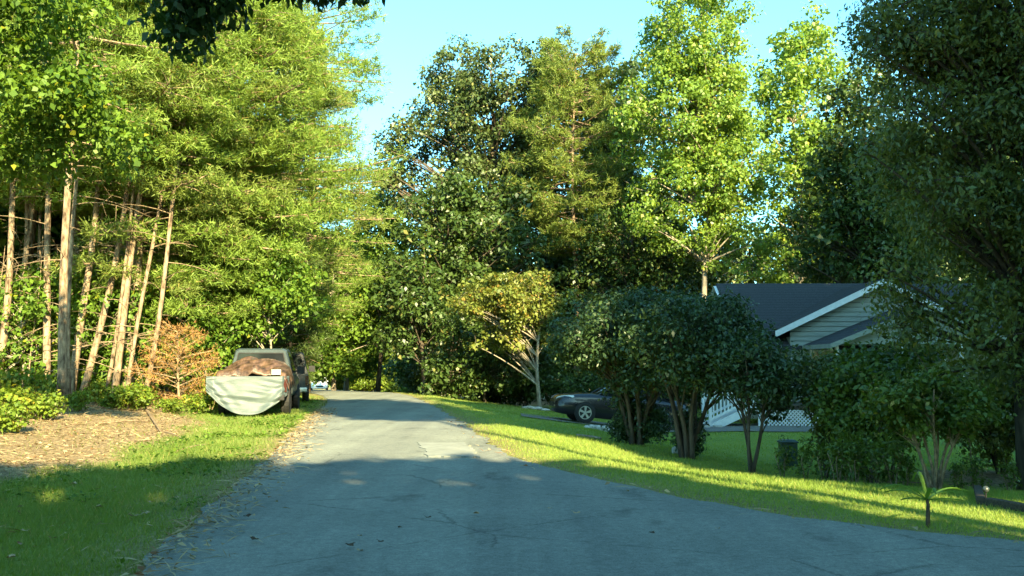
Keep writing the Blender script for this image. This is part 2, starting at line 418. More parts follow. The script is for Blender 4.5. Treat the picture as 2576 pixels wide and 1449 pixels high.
def road_mat():
    m, nt, b = new_mat('asphalt')
    tc = N(nt, 'ShaderNodeTexCoord')
    def noise(sc, det=8, st=(1, 1, 1), ro=0.65):
        mp = N(nt, 'ShaderNodeMapping'); mp.inputs['Scale'].default_value = st
        nt.links.new(tc.outputs['Object'], mp.inputs[0])
        n = N(nt, 'ShaderNodeTexNoise'); n.inputs['Scale'].default_value = sc; n.inputs['Detail'].default_value = det; n.inputs['Roughness'].default_value = ro
        nt.links.new(mp.outputs[0], n.inputs['Vector']); return n
    big = noise(0.5, 5); fine = noise(75, 4, ro=0.8); streak = noise(1.0, 6, (1.2, 0.7, 1))
    mid = noise(9, 8, ro=0.75)
    base = ramp(nt, big.outputs['Fac'], [(0.3, (0.142, 0.160, 0.150)), (0.7, (0.195, 0.216, 0.200))])
    sp = ramp(nt, fine.outputs['Fac'], [(0.3, (0.55, 0.55, 0.55)), (0.7, (1.35, 1.33, 1.3))])
    md = ramp(nt, mid.outputs['Fac'], [(0.3, (0.78, 0.78, 0.78)), (0.7, (1.18, 1.17, 1.15))])
    st = ramp(nt, streak.outputs['Fac'], [(0.30, (0.55, 0.55, 0.56)), (0.42, (1, 1, 1))])
    v = N(nt, 'ShaderNodeTexVoronoi', feature='DISTANCE_TO_EDGE'); v.inputs['Scale'].default_value = 0.42
    wv = N(nt, 'ShaderNodeMix', data_type='VECTOR'); wv.inputs[0].default_value = 0.12
    nt.links.new(tc.outputs['Object'], wv.inputs[4]); nt.links.new(mid.outputs['Color'], wv.inputs[5])
    nt.links.new(wv.outputs[1], v.inputs['Vector'])
    ck = ramp(nt, v.outputs['Distance'], [(0.0, (0.50, 0.50, 0.50)), (0.006, (1, 1, 1))])
    ckm = N(nt, 'ShaderNodeMix', data_type='RGBA'); ckm.inputs[7].default_value = (1, 1, 1, 1)
    gate = ramp(nt, noise(0.8, 4).outputs['Fac'], [(0.45, (0, 0, 0)), (0.53, (1, 1, 1))])
    inv = N(nt, 'ShaderNodeMath', operation='SUBTRACT'); inv.inputs[0].default_value = 1.0
    nt.links.new(gate.outputs[0], inv.inputs[1]); nt.links.new(inv.outputs[0], ckm.inputs[0]); nt.links.new(ck.outputs[0], ckm.inputs[6])
    tear = ramp(nt, noise(1.0, 7, (0.45, 5.0, 1), 0.7).outputs['Fac'], [(0.30, (0.36, 0.36, 0.37)), (0.35, (1, 1, 1))])
    gr = ramp(nt, noise(26, 6, ro=0.85).outputs['Fac'], [(0.32, (0.66, 0.66, 0.66)), (0.68, (1.3, 1.29, 1.26))])
    trk = ramp(nt, noise(1.0, 3, (1.1, 0.05, 1)).outputs['Fac'], [(0.35, (0.84, 0.84, 0.85)), (0.6, (1.1, 1.1, 1.08))])
    cur = base.outputs[0]
    for o in (sp.outputs[0], md.outputs[0], st.outputs[0], ckm.outputs[2], tear.outputs[0], gr.outputs[0], trk.outputs[0]):
        x = N(nt, 'ShaderNodeMix', data_type='RGBA', blend_type='MULTIPLY'); x.inputs[0].default_value = 1
        nt.links.new(cur, x.inputs[6]); nt.links.new(o, x.inputs[7]); cur = x.outputs[2]
    nt.links.new(cur, b.inputs['Base Color'])
    b.inputs['Roughness'].default_value = 0.85; b.inputs['Specular IOR Level'].default_value = 0.25
    bp = N(nt, 'ShaderNodeBump'); bp.inputs['Strength'].default_value = 0.6; bp.inputs['Distance'].default_value = 0.012
    nt.links.new(fine.outputs['Fac'], bp.inputs['Height']); nt.links.new(bp.outputs[0], b.inputs['Normal'])
    return m
M['asphalt'] = road_mat()
RZ = 0.014
mb = MB()
rows = np.concatenate([np.arange(14.9, 60, 0.2), np.arange(60, 216, 2.0)])
lv, rv = [], []
for y in rows:
    j1 = 0.05 * math.sin(y * 3.1) + 0.04 * math.sin(y * 7.7 + 1) + R.uniform(-.05, .05); j2 = 0.05 * math.sin(y * 2.7 + 2) + 0.04 * math.sin(y * 8.3) + R.uniform(-.05, .05)
    j2 *= min(1, (y - 14.9) / 1.0); j1 *= min(1, (y - 14.9) / 1.0)
    a, b_ = float(xl(y)) + j1, float(xr(y)) + j2
    z = float(grade(y)) + RZ
    cols = [a + (b_ - a) * k / 6 for k in range(7)]
    lv.append([(x, y, z + 0.03 * (1 - ((k - 3) / 3) ** 2)) for k, x in enumerate(cols)])
mb.loft(lv, closed=False)
o0 = len(mb.v)
ring = [(x, 14.9, RZ + 0.03 * (1 - ((k - 3) / 3) ** 2)) for k, x in enumerate([float(xl(14.9)) + (float(xr(14.9)) - float(xl(14.9))) * k / 6 for k in range(7)])]
jr = []
for (x0, y0), (x1, y1) in zip(JR[:-1], JR[1:]):
    n = 14 if x1 < 13 else 5
    for k in range(1, n + 1):
        t = k / n; jr.append((x0 + (x1 - x0) * t, y0 + (y1 - y0) * t + 0.04 * math.sin(9 * (x0 + t)) + R.uniform(-.035, .035), RZ))
ring += jr + [(x, y, RZ) for x, y in JB]
lf = []
for y in np.arange(-14, 14.7, 0.2): lf.append((float(xl(y)) + 0.05 * math.sin(y * 3.1) + 0.03 * math.sin(y * 7.7) + R.uniform(-.015, .015), float(y), RZ))
ring += lf
mb.add(ring, [tuple(range(len(ring)))])
tag(mb.build('road', M['asphalt']), kind='structure')
for f in bpy.data.objects['road'].data.polygons:
    pass

# pale concrete patch let into the road
pm = MB()
c = [ground_at(u, v) for u, v in ((1050, 1128), (1172, 1127), (1204, 1166), (1078, 1164))]
ring = []
for i in range(4):
    a, b_ = c[i], c[(i + 1) % 4]
    for k in range(14):
        p = a.lerp(b_, k / 14); ring.append((p.x + R.uniform(-.05, .05), p.y + R.uniform(-.06, .06), RZ + 0.037))
low = [(x, y, RZ - 0.01) for x, y, z in ring]
pm.loft([low, ring])
tag(pm.build('concrete_patch', M['concrete']), kind='structure')

# gravel drive under the black car
dm = MB(); rr = []
for k in range(26):
    x = 0.3 + k * 0.42
    yc = 30.9 + 0.03 * k
    rr.append([(x, yc + w, gz(x, yc + w) + 0.03) for w in (-1.9, -1, 0, 1, 1.9)])
dm.loft(rr, closed=False)
tag(dm.build('driveway', M['gravel']), kind='structure')

# ------------------------------------------------------------------ vegetation engine
def unit(a): return a / (np.linalg.norm(a, axis=1, keepdims=True) + 1e-9)

def leaf_arrays(P, D, Nn, L, W, g):
    side = unit(np.cross(D, Nn)); nr = np.cross(side, D)
    L = L[:, None]; W = W[:, None]
    mid = P + D * L * 0.42
    l = mid + side * W * 0.5 + nr * W * 0.16
    r = mid - side * W * 0.5 + nr * W * 0.16
    tip = P + D * L - nr * L * 0.10
    V = np.stack([P, r, tip, l], 1).reshape(-1, 3)
    Fc = np.arange(len(P) * 4).reshape(-1, 4)
    return V, Fc

def clump_leaves(centres, radii, per, L, W, g, flat=0.75, droop=0.35, shell=0.5, upb=0.55):
    n = len(centres)
    cnt = np.maximum(3, (per * (radii / radii.mean()) ** 2 * g.uniform(0.7, 1.3, n)).astype(int))
    idx = np.repeat(np.arange(n), cnt); m = len(idx)
    d = unit(g.normal(size=(m, 3)))
    r = radii[idx] * (shell + (1 - shell) * np.sqrt(g.random(m))) * (1 + 0.22 * g.normal(size=m))
    P = centres[idx] + d * r[:, None] * np.array([1, 1, flat])
    Nn = unit(0.6 * d + upb * np.array([0, 0, 1.0]) + 0.55 * g.normal(size=(m, 3)))
    D = unit(np.cross(Nn, g.normal(size=(m, 3)))) + np.array([0, 0, -droop])
    D = unit(D)
    Ls = L * g.uniform(0.45, 1.4, m); Ws = W * Ls / L * g.uniform(0.8, 1.2, m)
    V, Fc = leaf_arrays(P, D, Nn, Ls, Ws, g)
    cv = g.random(n)
    var = np.clip(0.55 * g.random(m) + 0.45 * cv[idx], 0, 1)
    # a few odd leaves of another colour
    var = np.where(g.random(m) < 0.03, 0.99, np.minimum(var, 0.89))
    return V, Fc, np.repeat(var, 4)

def bez(a, b, c, n):
    return [a * (1 - t) ** 2 + b * 2 * t * (1 - t) + c * t * t for t in [k / (n - 1) for k in range(n)]]

def broadleaf(name, label, cat, loc, H, ells, nclump, cr, per, L, W, leaf, bark, tr=0.2, lean=(0, 0), stems=1, seed=1, droop=0.35, flat=0.75, group=None, outer=0.35, fan=0.5, limb=0.55, shell=0.5, upb=0.55, crown_name='crown', twigs=0):
    """a tree or shrub: trunk (with limbs) and crown of leaves gathered in clumps filling the given ellipsoids"""
    g = np.random.default_rng(seed); q = random.Random(seed)
    root = empty(name, loc); tag(root, label, cat, group)
    w = np.array([e[6] if len(e) > 6 else e[3] * e[4] * e[5] for e in ells], float); w /= w.sum()
    ch = g.choice(len(ells), nclump, p=w)
    E = np.array([e[:6] for e in ells], float)[ch]
    d = unit(g.normal(size=(nclump, 3)))
    rr = (outer + (1 - outer) * g.random(nclump) ** 0.6)[:, None]
    C = E[:, :3] + d * rr * E[:, 3:6]
    C[:, 2] = np.maximum(C[:, 2], 0.12)
    rad = cr * g.uniform(0.6, 1.35, nclump)
    V, Fc, var = clump_leaves(C, rad, per, L, W, g, flat, droop, shell, upb)
    V[:, 2] = np.maximum(V[:, 2], 0.02)
    t = MB(); paths = []
    zc = float(np.average(C[:, 2])); top = max(0.3, float(C[:, 2].max()) * 0.92)
    for s in range(stems):
        a = 2 * math.pi * s / max(1, stems) + q.uniform(-.4, .4)
        ex = lean[0] + (math.cos(a) * fan * zc if stems > 1 else 0); ey = lean[1] + (math.sin(a) * fan * zc if stems > 1 else 0)
        b0 = Vector((math.cos(a) * tr * 1.3, math.sin(a) * tr * 1.3, -0.15)) if stems > 1 else Vector((0, 0, -0.2))
        hh = top if stems == 1 else zc * q.uniform(0.95, 1.25)
        pts = []
        nseg = 9
        for k in range(nseg + 1):
            f = k / nseg
            pts.append(Vector((b0.x + ex * f ** 1.3 + 0.012 * H * math.sin(f * 7 + s * 2 + seed), b0.y + ey * f ** 1.3 + 0.012 * H * math.cos(f * 6 + s), b0.z + (hh - b0.z) * f)))
        rads = [tr * (1.35 if k == 0 else 1.0) * (1 - 0.86 * (k / nseg)) + 0.006 for k in range(nseg + 1)]
        t.tube(pts, rads, 9 if tr > 0.1 else 6)
        paths.append((pts, rads))
    trunk = t.build('trunk', bark, root, smooth=True)
    lm = MB()
    for c in C:
        if q.random() > limb: continue
        c = Vector(c)
        pts, rads = min(paths, key=lambda pr: min((p - c).length for p in pr[0]))
        hd = math.hypot(c.x - lean[0] * .5, c.y - lean[1] * .5)
        zt = max(0.2 * H if stems == 1 else 0.2, c.z - hd * q.uniform(0.35, 0.9) - .3) if stems == 1 else max(.2, c.z * q.uniform(.5, .8))
        k = min(range(len(pts)), key=lambda i: abs(pts[i].z - zt))
        a = pts[k]; midp = (a + c) / 2 + Vector((0, 0, 0.08 * (c - a).length))
        r0 = min(rads[k] * 0.6, 0.02 * (c - a).length + 0.006)
        lm.tube(bez(a, midp, c, 6), [r0 * (1 - 0.82 * i / 5) for i in range(6)], 5, cap=False)
        for _ in range(twigs):
            e = c + Vector((q.uniform(-1, 1), q.uniform(-1, 1), q.uniform(-.3, .9))) * cr * 1.4
            lm.tube(bez(c, (c + e) / 2 + Vector((0, 0, .1)), e, 4), [r0 * .25, r0 * .2, r0 * .15, r0 * .06], 3, cap=False)
    if lm.v: lm.build('limbs', bark, root, smooth=True, kind='stuff')
    link(crown_name, mesh_np('crown', V, Fc, var), leaf, root)
    return root

def pine(name, label, loc, H, h0, rmax, seed, leaf, bark, tr=0.18, lean=(0, 0), nb=60, per=26, nl=0.2, nw=0.024, k=7, group=None, droop=0.12, shape=0.8, dead=10, side=None, cat='tree'):
    """a conifer: trunk, bare dead branches, living branches and a crown of needle tufts"""
    g = np.random.default_rng(seed); q = random.Random(seed)
    root = empty(name, loc); tag(root, label, cat, group)
    t = MB(); pts = []
    for i in range(13):
        f = i / 12
        pts.append(Vector((lean[0] * f + 0.006 * H * math.sin(f * 8 + seed), lean[1] * f + 0.006 * H * math.cos(f * 7 + seed * 2), -0.2 + (H + 0.2) * f)))
    t.tube(pts, [tr * (1.25 if i == 0 else 1) * (1 - 0.88 * i / 12) + 0.01 for i in range(13)], 10)
    t.build('trunk', bark, root, smooth=True)
    def trunk_at(z):
        f = min(max((z + 0.2) / (H + 0.2), 0), 1) * 12
        i = min(int(f), 11)
        return pts[i].lerp(pts[i + 1], f - i)
    b = MB(); TP = []; TD = []
    for j in range(nb):
        f = (j + q.random()) / nb
        z = h0 + (H - h0) * f
        ln = rmax * (min(1, 0.45 + 1.6 * f) * (1 - f ** 2.2) ** shape) * q.uniform(0.65, 1.15) + 0.35
        az = j * 2.399 + q.uniform(-.5, .5)
        if side is not None and q.random() < 0.55:
            az = side + q.gauss(0, 0.7)
        up = q.uniform(-0.05, 0.3) + 0.5 * f ** 2 - droop
        a = trunk_at(z)
        dr = Vector((math.cos(az), math.sin(az), 0))
        e = a + dr * ln + Vector((0, 0, up * ln))
        mid = (a + e) / 2 + Vector((0, 0, -0.05 * ln + 0.1 * ln * (droop < 0)))
        br = bez(a, mid, e, 6)
        b.tube(br, [0.012 * ln * (1 - 0.8 * i / 5) + 0.006 for i in range(6)], 4, cap=False)
        m = int(per * (0.4 + ln / rmax))
        for _ in range(m):
            s = 0.25 + 0.75 * q.random() ** 0.8
            i = min(int(s * 5), 4)
            p = br[i].lerp(br[i + 1], s * 5 - i)
            sd = Vector((-dr.y, dr.x, 0)) * q.choice((-1, 1))
            off = (sd * q.uniform(0, 0.42) * ln * (1.15 - s * 0.8) + dr * q.uniform(0, .25) * ln * (1.1 - s) + Vector((0, 0, q.uniform(-.10, .13) * ln * .6)))
            TP.append(p + off); d = (off.normalized() if off.length > 1e-5 else dr) + dr * 0.6 + Vector((0, 0, 0.25)); TD.append(d.normalized())
            if q.random() < 0.16:
                b.tube([p, p + off * .6 + Vector((0, 0, .05)), p + off * 1.15], [0.012, 0.008, 0.003], 3, cap=False)
    b.build('branches', bark, root, kind='stuff')
    TP = np.array(TP); TD = np.array(TD); n = len(TP)
    P = np.repeat(TP, k, 0); D = np.repeat(TD, k, 0); mm = len(P)
    P = P + D * g.uniform(-0.14, 0.14, (mm, 1)) + 0.05 * g.normal(size=(mm, 3))
    D = unit(D * 0.55 + 0.75 * g.normal(size=(mm, 3)))
    Ls = nl * g.uniform(0.6, 1.3, (mm, 1))
    sdv = unit(np.cross(D, g.normal(size=(mm, 3)))) * nw
    V = np.stack([P - sdv * 0.5, P + sdv * 0.5, P + D * Ls], 1).reshape(-1, 3)
    cv = g.random(n)
    var = np.clip(0.5 * g.random(mm) + 0.5 * np.repeat(cv, k), 0, 0.93); var = np.where(g.random(mm) < 0.02, 1.0, var)
    link('crown', mesh_np('crown', V, np.arange(mm * 3).reshape(-1, 3), np.repeat(var, 3)), leaf, root)
    if dead:
        dm = MB()
        for j in range(dead):
            z = q.uniform(0.8, h0 + (H - h0) * 0.35); a = trunk_at(z); az = q.uniform(0, 6.28)
            ln = q.uniform(0.4, 2.2)
            e = a + Vector((math.cos(az) * ln, math.sin(az) * ln, q.uniform(-.35, .25) * ln))
            br = bez(a, (a + e) / 2 + Vector((0, 0, .12 * ln)), e, 5)
            dm.tube(br, [.016, .013, .010, .007, .003], 4, cap=False)
            for s in (2, 3):
                ee = br[s] + Vector((q.uniform(-.4, .4), q.uniform(-.4, .4), q.uniform(-.4, .2))) * ln * .6
                dm.tube([br[s], ee], [.006, .002], 3, cap=False)
        dm.build('dead_branches', M['twig'], root, kind='stuff')
    return root

def copy_tree(o, loc, rz=0.0, sc=1.0, label=None, group=None):
    c = o.copy(); COL.objects.link(c)
    c.location = loc; c.rotation_euler = (0, 0, rz); c.scale = (sc, sc, sc) if not hasattr(sc, '__len__') else sc
    if label: c['label'] = label
    if group: c['group'] = group
    for ch in list(o.children):
        k = ch.copy(); COL.objects.link(k); k.parent = c
    return c

def X(u, Y): return (u - 1288) / 2290.0 * Y
def Zh(v, Y): return 1.5 + (915 - v) / 2290.0 * Y
def base(u, Y): return on(X(u, Y), Y)

# ------------------------------------------------------------------ buildings
def house():
    z0 = -0.75
    root = empty('house', (11.5, 38.0, z0)); tag(root, 'pale sided house with dark shingle roof and front gable behind the trees', 'house')
    def loc(mb): 
        mb.v = [(x - 11.5, y - 38.0, z - z0) for x, y, z in mb.v]; return mb
    # main block walls
    w = MB(); w.box(9.3, 26, 36.3, 43.7, z0, 2.35)
    w.add([(9.3, 36.3, 2.35), (9.3, 43.7, 2.35), (9.3, 40, 4.72)], [(0, 1, 2)])
    loc(w).build('wall', M['siding'], root)
    # main roof: two slabs
    rf = MB()
    for s in (-1, 1):
        ye = 40 + s * 4.3; ze = 2.20
        top = [(9.0, 40, 5.03), (26.3, 40, 5.03), (26.3, ye, ze), (9.0, ye, ze)]
        bot = [(x, y, z - 0.16) for x, y, z in top]
        rf.loft([bot, top])
    r1 = loc(rf).build('roof', M['shingle'], root)
    rk = MB()
    for s in (-1, 1):
        rk.bar((8.985, 40 + 0.02 * s, 4.90), (8.985, 40 + s * 4.32, 2.06), 0.035, 0.2, up=(1, 0, 0))
        rk.v = rk.v
    loc(rk).build('rake_board', M['white'], root)
    # wing with front-facing gable
    px, pz, yf = 14.5, 4.80, 35.4
    sl = 0.475; ex = 4.25
    ww = MB(); ww.box(10.9, 18.1, yf + 0.35, 36.9, z0, 2.55)
    ww.add([(10.9, yf + .35, 2.55), (18.1, yf + .35, 2.55), (14.5, yf + .35, 4.3)], [(0, 1, 2)])
    wall = loc(ww).build('wing_wall', M['siding'], root)
    z = z0 + 0.3
    while z < 4.45:                                           # clapboards, each its own board
        hw = min(3.6, (4.63 - z) / .475); hu = min(3.6, (4.63 - z - .17) / .475)
        if hu > 0.1:
            b = MB(); y1 = yf + 0.345
            b.add([(14.5 - hw, y1, z), (14.5 + hw, y1, z), (14.5 + hu, y1, z + .17), (14.5 - hu, y1, z + .17),
                   (14.5 - hw, y1 - .035, z), (14.5 + hw, y1 - .035, z), (14.5 + hu, y1 - .008, z + .168), (14.5 - hu, y1 - .008, z + .168)],
                  [(4, 5, 6, 7), (0, 1, 5, 4), (2, 3, 7, 6), (0, 4, 7, 3), (1, 2, 6, 5)])
            loc(b).build('siding_board', M['siding'], wall)
        z += 0.19
    wr = MB()
    for s in (-1, 1):
        top = [(px, yf, pz), (px, 40.2, pz), (px + s * ex, 40.2, pz - sl * ex), (px + s * ex, yf, pz - sl * ex)]
        wr.loft([[(x, y, zz - .15) for x, y, zz in top], top])
    loc(wr).build('wing_roof', M['shingle'], root)
    for s in (-1, 1):
        b = MB(); b.bar((px, yf - .02, pz - .11), (px + s * ex, yf - .02, pz - .11 - sl * ex), 0.04, 0.22, up=(0, -1, 0)) if False else None
        b = MB()
        a0 = (px, pz - .005); a1 = (px + s * (ex + .02), pz - .005 - sl * (ex + .02))
        vs = []
        for yy in (yf - .035, yf - .003):
            vs += [(a0[0], yy, a0[1]), (a1[0], yy, a1[1]), (a1[0], yy, a1[1] - .24), (a0[0], yy, a0[1] - .24)]
        b.add(vs, [(0, 1, 2, 3), (7, 6, 5, 4), (0, 4, 5, 1), (1, 5, 6, 2), (2, 6, 7, 3), (3, 7, 4, 0)])
        loc(b).build('fascia_board', M['white'], root)
    # porch roof
    qx, qz, q0 = 14.9, 3.62, 32.6
    pr = MB()
    for s in (-1, 1):
        top = [(qx, q0, qz), (qx, yf + .33, qz), (qx + s * 3.5, yf + .33, qz - .40 * 3.5), (qx + s * 3.5, q0, qz - .40 * 3.5)]
        pr.loft([[(x, y, zz - .12) for x, y, zz in top], top])
    loc(pr).build('porch_roof', M['shingle'], root)
    pf = MB()
    pf.box(qx - 3.545, qx - 3.505, q0 + .02, yf + .3, qz - 1.4 - .17, qz - 1.4 - .01)
    for s in (-1, 1):
        vs = []
        for yy in (q0 - .035, q0 - .003):
            vs += [(qx, yy, qz), (qx + s * 3.52, yy, qz - .408 * 3.45), (qx + s * 3.52, yy, qz - .408 * 3.45 - .17), (qx, yy, qz - .19)]
        pf.add(vs, [(0, 1, 2, 3), (7, 6, 5, 4), (0, 4, 5, 1), (1, 5, 6, 2), (2, 6, 7, 3), (3, 7, 4, 0)])
    loc(pf).build('porch_fascia', M['siding'], root)
    pg = MB(); pg.add([(qx - 3.3, q0 + .25, 2.2), (qx + 3.3, q0 + .25, 2.2), (qx, q0 + .25, 3.5), (qx - 3.3, q0 + .3, 2.2), (qx + 3.3, q0 + .3, 2.2), (qx, q0 + .3, 3.5)], [(0, 1, 2), (5, 4, 3)])
    loc(pg).build('porch_gable', M['siding'], root)
    for x in (11.7, 14.0, 16.2, 18.1):
        b = MB(); b.box(x - .06, x + .06, q0 + .22, q0 + .34, 0.05, 2.2)
        loc(b).build('porch_post', M['white'], root)
    # deck, lattice skirt, stairs with railing
    dk = MB(); dk.box(8.5, 18.2, 31.9, yf + .3, -0.10, 0.04)
    loc(dk).build('deck', M['timber'], root)
    bx = MB(); bx.box(8.5, 18.2, 31.86, 31.895, -0.10, 0.06)
    loc(bx).build('deck_fascia', M['timber'], root)
    lat = empty('lattice_skirt', (0, 0, 0)); lat.parent = root
    fr = MB(); fr.box(8.55, 8.62, 31.85, 31.89, -.78, -.1); fr.box(11.2, 11.27, 31.85, 31.89, -.78, -.1); fr.box(8.62, 11.2, 31.85, 31.89, -.80, -.74)
    loc(fr).build('frame', M['white'], lat)
    Hh = .64
    k = 8.0
    while k < 11.2:
        for s in (1, -1):
            # a 45 degree strip clipped to the skirt's rectangle
            x0, x1 = k, k + Hh
            c0, c1 = max(x0, 8.62), min(x1, 11.2)
            if c1 - c0 > 0.08:
                f = lambda x: (-.74 + (x - x0)) if s > 0 else (-.10 - (x - x0))
                b = MB(); yy = 31.862 if s > 0 else 31.878
                b.bar((c0, yy, f(c0)), (c1, yy, f(c1)), 0.010, 0.032, up=(0, 0, 1)) 
                loc(b).build('lattice_strip', M['white'], lat)
        k += 0.13
    for i in range(5):
        b = MB(); x1 = 8.48 - i * .28; b.box(x1 - .30, x1, 31.95, 33.1, -.06 - .15 * (i + 1), -.02 - .15 * (i + 1))
        loc(b).build('stair_tread', M['timber'], root)
    for y in (31.93, 33.12):
        b = MB(); b.bar((6.95, y, -.72), (8.5, y, .0), .05, .26)
        loc(b).build('stair_stringer', M['white'], root)
        b = MB(); b.bar((6.95, y, .28), (8.5, y, 1.02), .06, .09); b.bar((6.95, y, -.42), (8.5, y, .32), .05, .08)
        loc(b).build('handrail', M['white'], root)
        for i in range(12):
            t = (i + .5) / 12; x = 6.95 + 1.55 * t
            b = MB(); b.box(x - .022, x + .022, y - .02, y + .02, -.40 + .74 * t, .26 + .74 * t)
            loc(b).build('baluster', M['white'], root)
        for x, za, zb in ((6.9, -.85, .45), (8.45, -.1, 1.15)):
            b = MB(); b.box(x - .05, x + .05, y - .05, y + .05, za, zb)
            loc(b).build('newel_post', M['white'], root)
    # door and windows on the porch wall
    dr = MB(); dr.box(14.4, 15.35, yf + .27, yf + .33, .06, 2.12)
    d = loc(dr).build('door', M['white'], root)
    for x in (12.2, 16.4):
        f = MB(); f.box(x - .55, x + .55, yf + .26, yf + .335, .75, 2.05)
        fo = loc(f).build('window', M['white'], root)
        for i in (0, 1):
            for j in (0, 1):
                b = MB(); b.box(x - .48 + i * .49, x - .01 + i * .49, yf + .252, yf + .262, .82 + j * .59, 1.38 + j * .59)
                loc(b).build('pane', M['glass'], fo)
    return root
house()

# ------------------------------------------------------------------ vehicles
def wheel(parent, x, y, r, w, rim_mat, spokes=5, side=1, dual=False):
    e = empty('wheel', (x, y, r)); e.parent = parent
    ty = MB(); h = w / 2
    ty.lathe([(-h * .8, r * .66), (-h, r * .74), (-h, r * .9), (-h * .75, r), (h * .75, r), (h, r * .9), (h, r * .74), (h * .8, r * .66)], (0, 0, 0), 'x', 28)
    ty.build('tyre', M['rubber'], e, smooth=False)
    rm = MB(); o = h * .82 * side
    rm.lathe([(o - .10 * side, r * .67), (o + .012 * side, r * .67), (o + .012 * side, r * .60), (o - .05 * side, r * .59)], (0, 0, 0), 'x', 28)
    rm.lathe([(o - .06 * side, r * .14), (o + .005 * side, r * .14), (o + .015 * side, r * .07)], (0, 0, 0), 'x', 14)
    for k in range(spokes):
        a = 2 * math.pi * k / spokes + .3
        for da in (-.11, .11):
            a0 = Vector((o - .005 * side, math.cos(a + da * .6) * r * .10, math.sin(a + da * .6) * r * .10)); a1 = Vector((o - .01 * side, math.cos(a + da) * r * .63, math.sin(a + da) * r * .63))
            rm.bar(a0, a1, .045, .03, up=(1, 0, 0))
    rm.build('rim', rim_mat, e)
    return e

def ring_sec(y, hw, zb, zs, zt, tw, n=0):
    """one body cross-section: underside zb, shoulder zs at half width hw, top zt at half width tw"""
    return [(-hw * .86, y, zb), (-hw, y, zb + .14), (-hw * 1.0, y, (zb + zs) / 2), (-hw * .985, y, zs - .06), (-hw * .93, y, zs), (-tw, y, zt), (-tw * .5, y, zt + .02), (0, y, zt + .027),
            (tw * .5, y, zt + .02), (tw, y, zt), (hw * .93, y, zs), (hw * .985, y, zs - .06), (hw, y, (zb + zs) / 2), (hw, y, zb + .14), (hw * .86, y, zb)]

def arch_cut(o, ycs, r, hw):
    pass

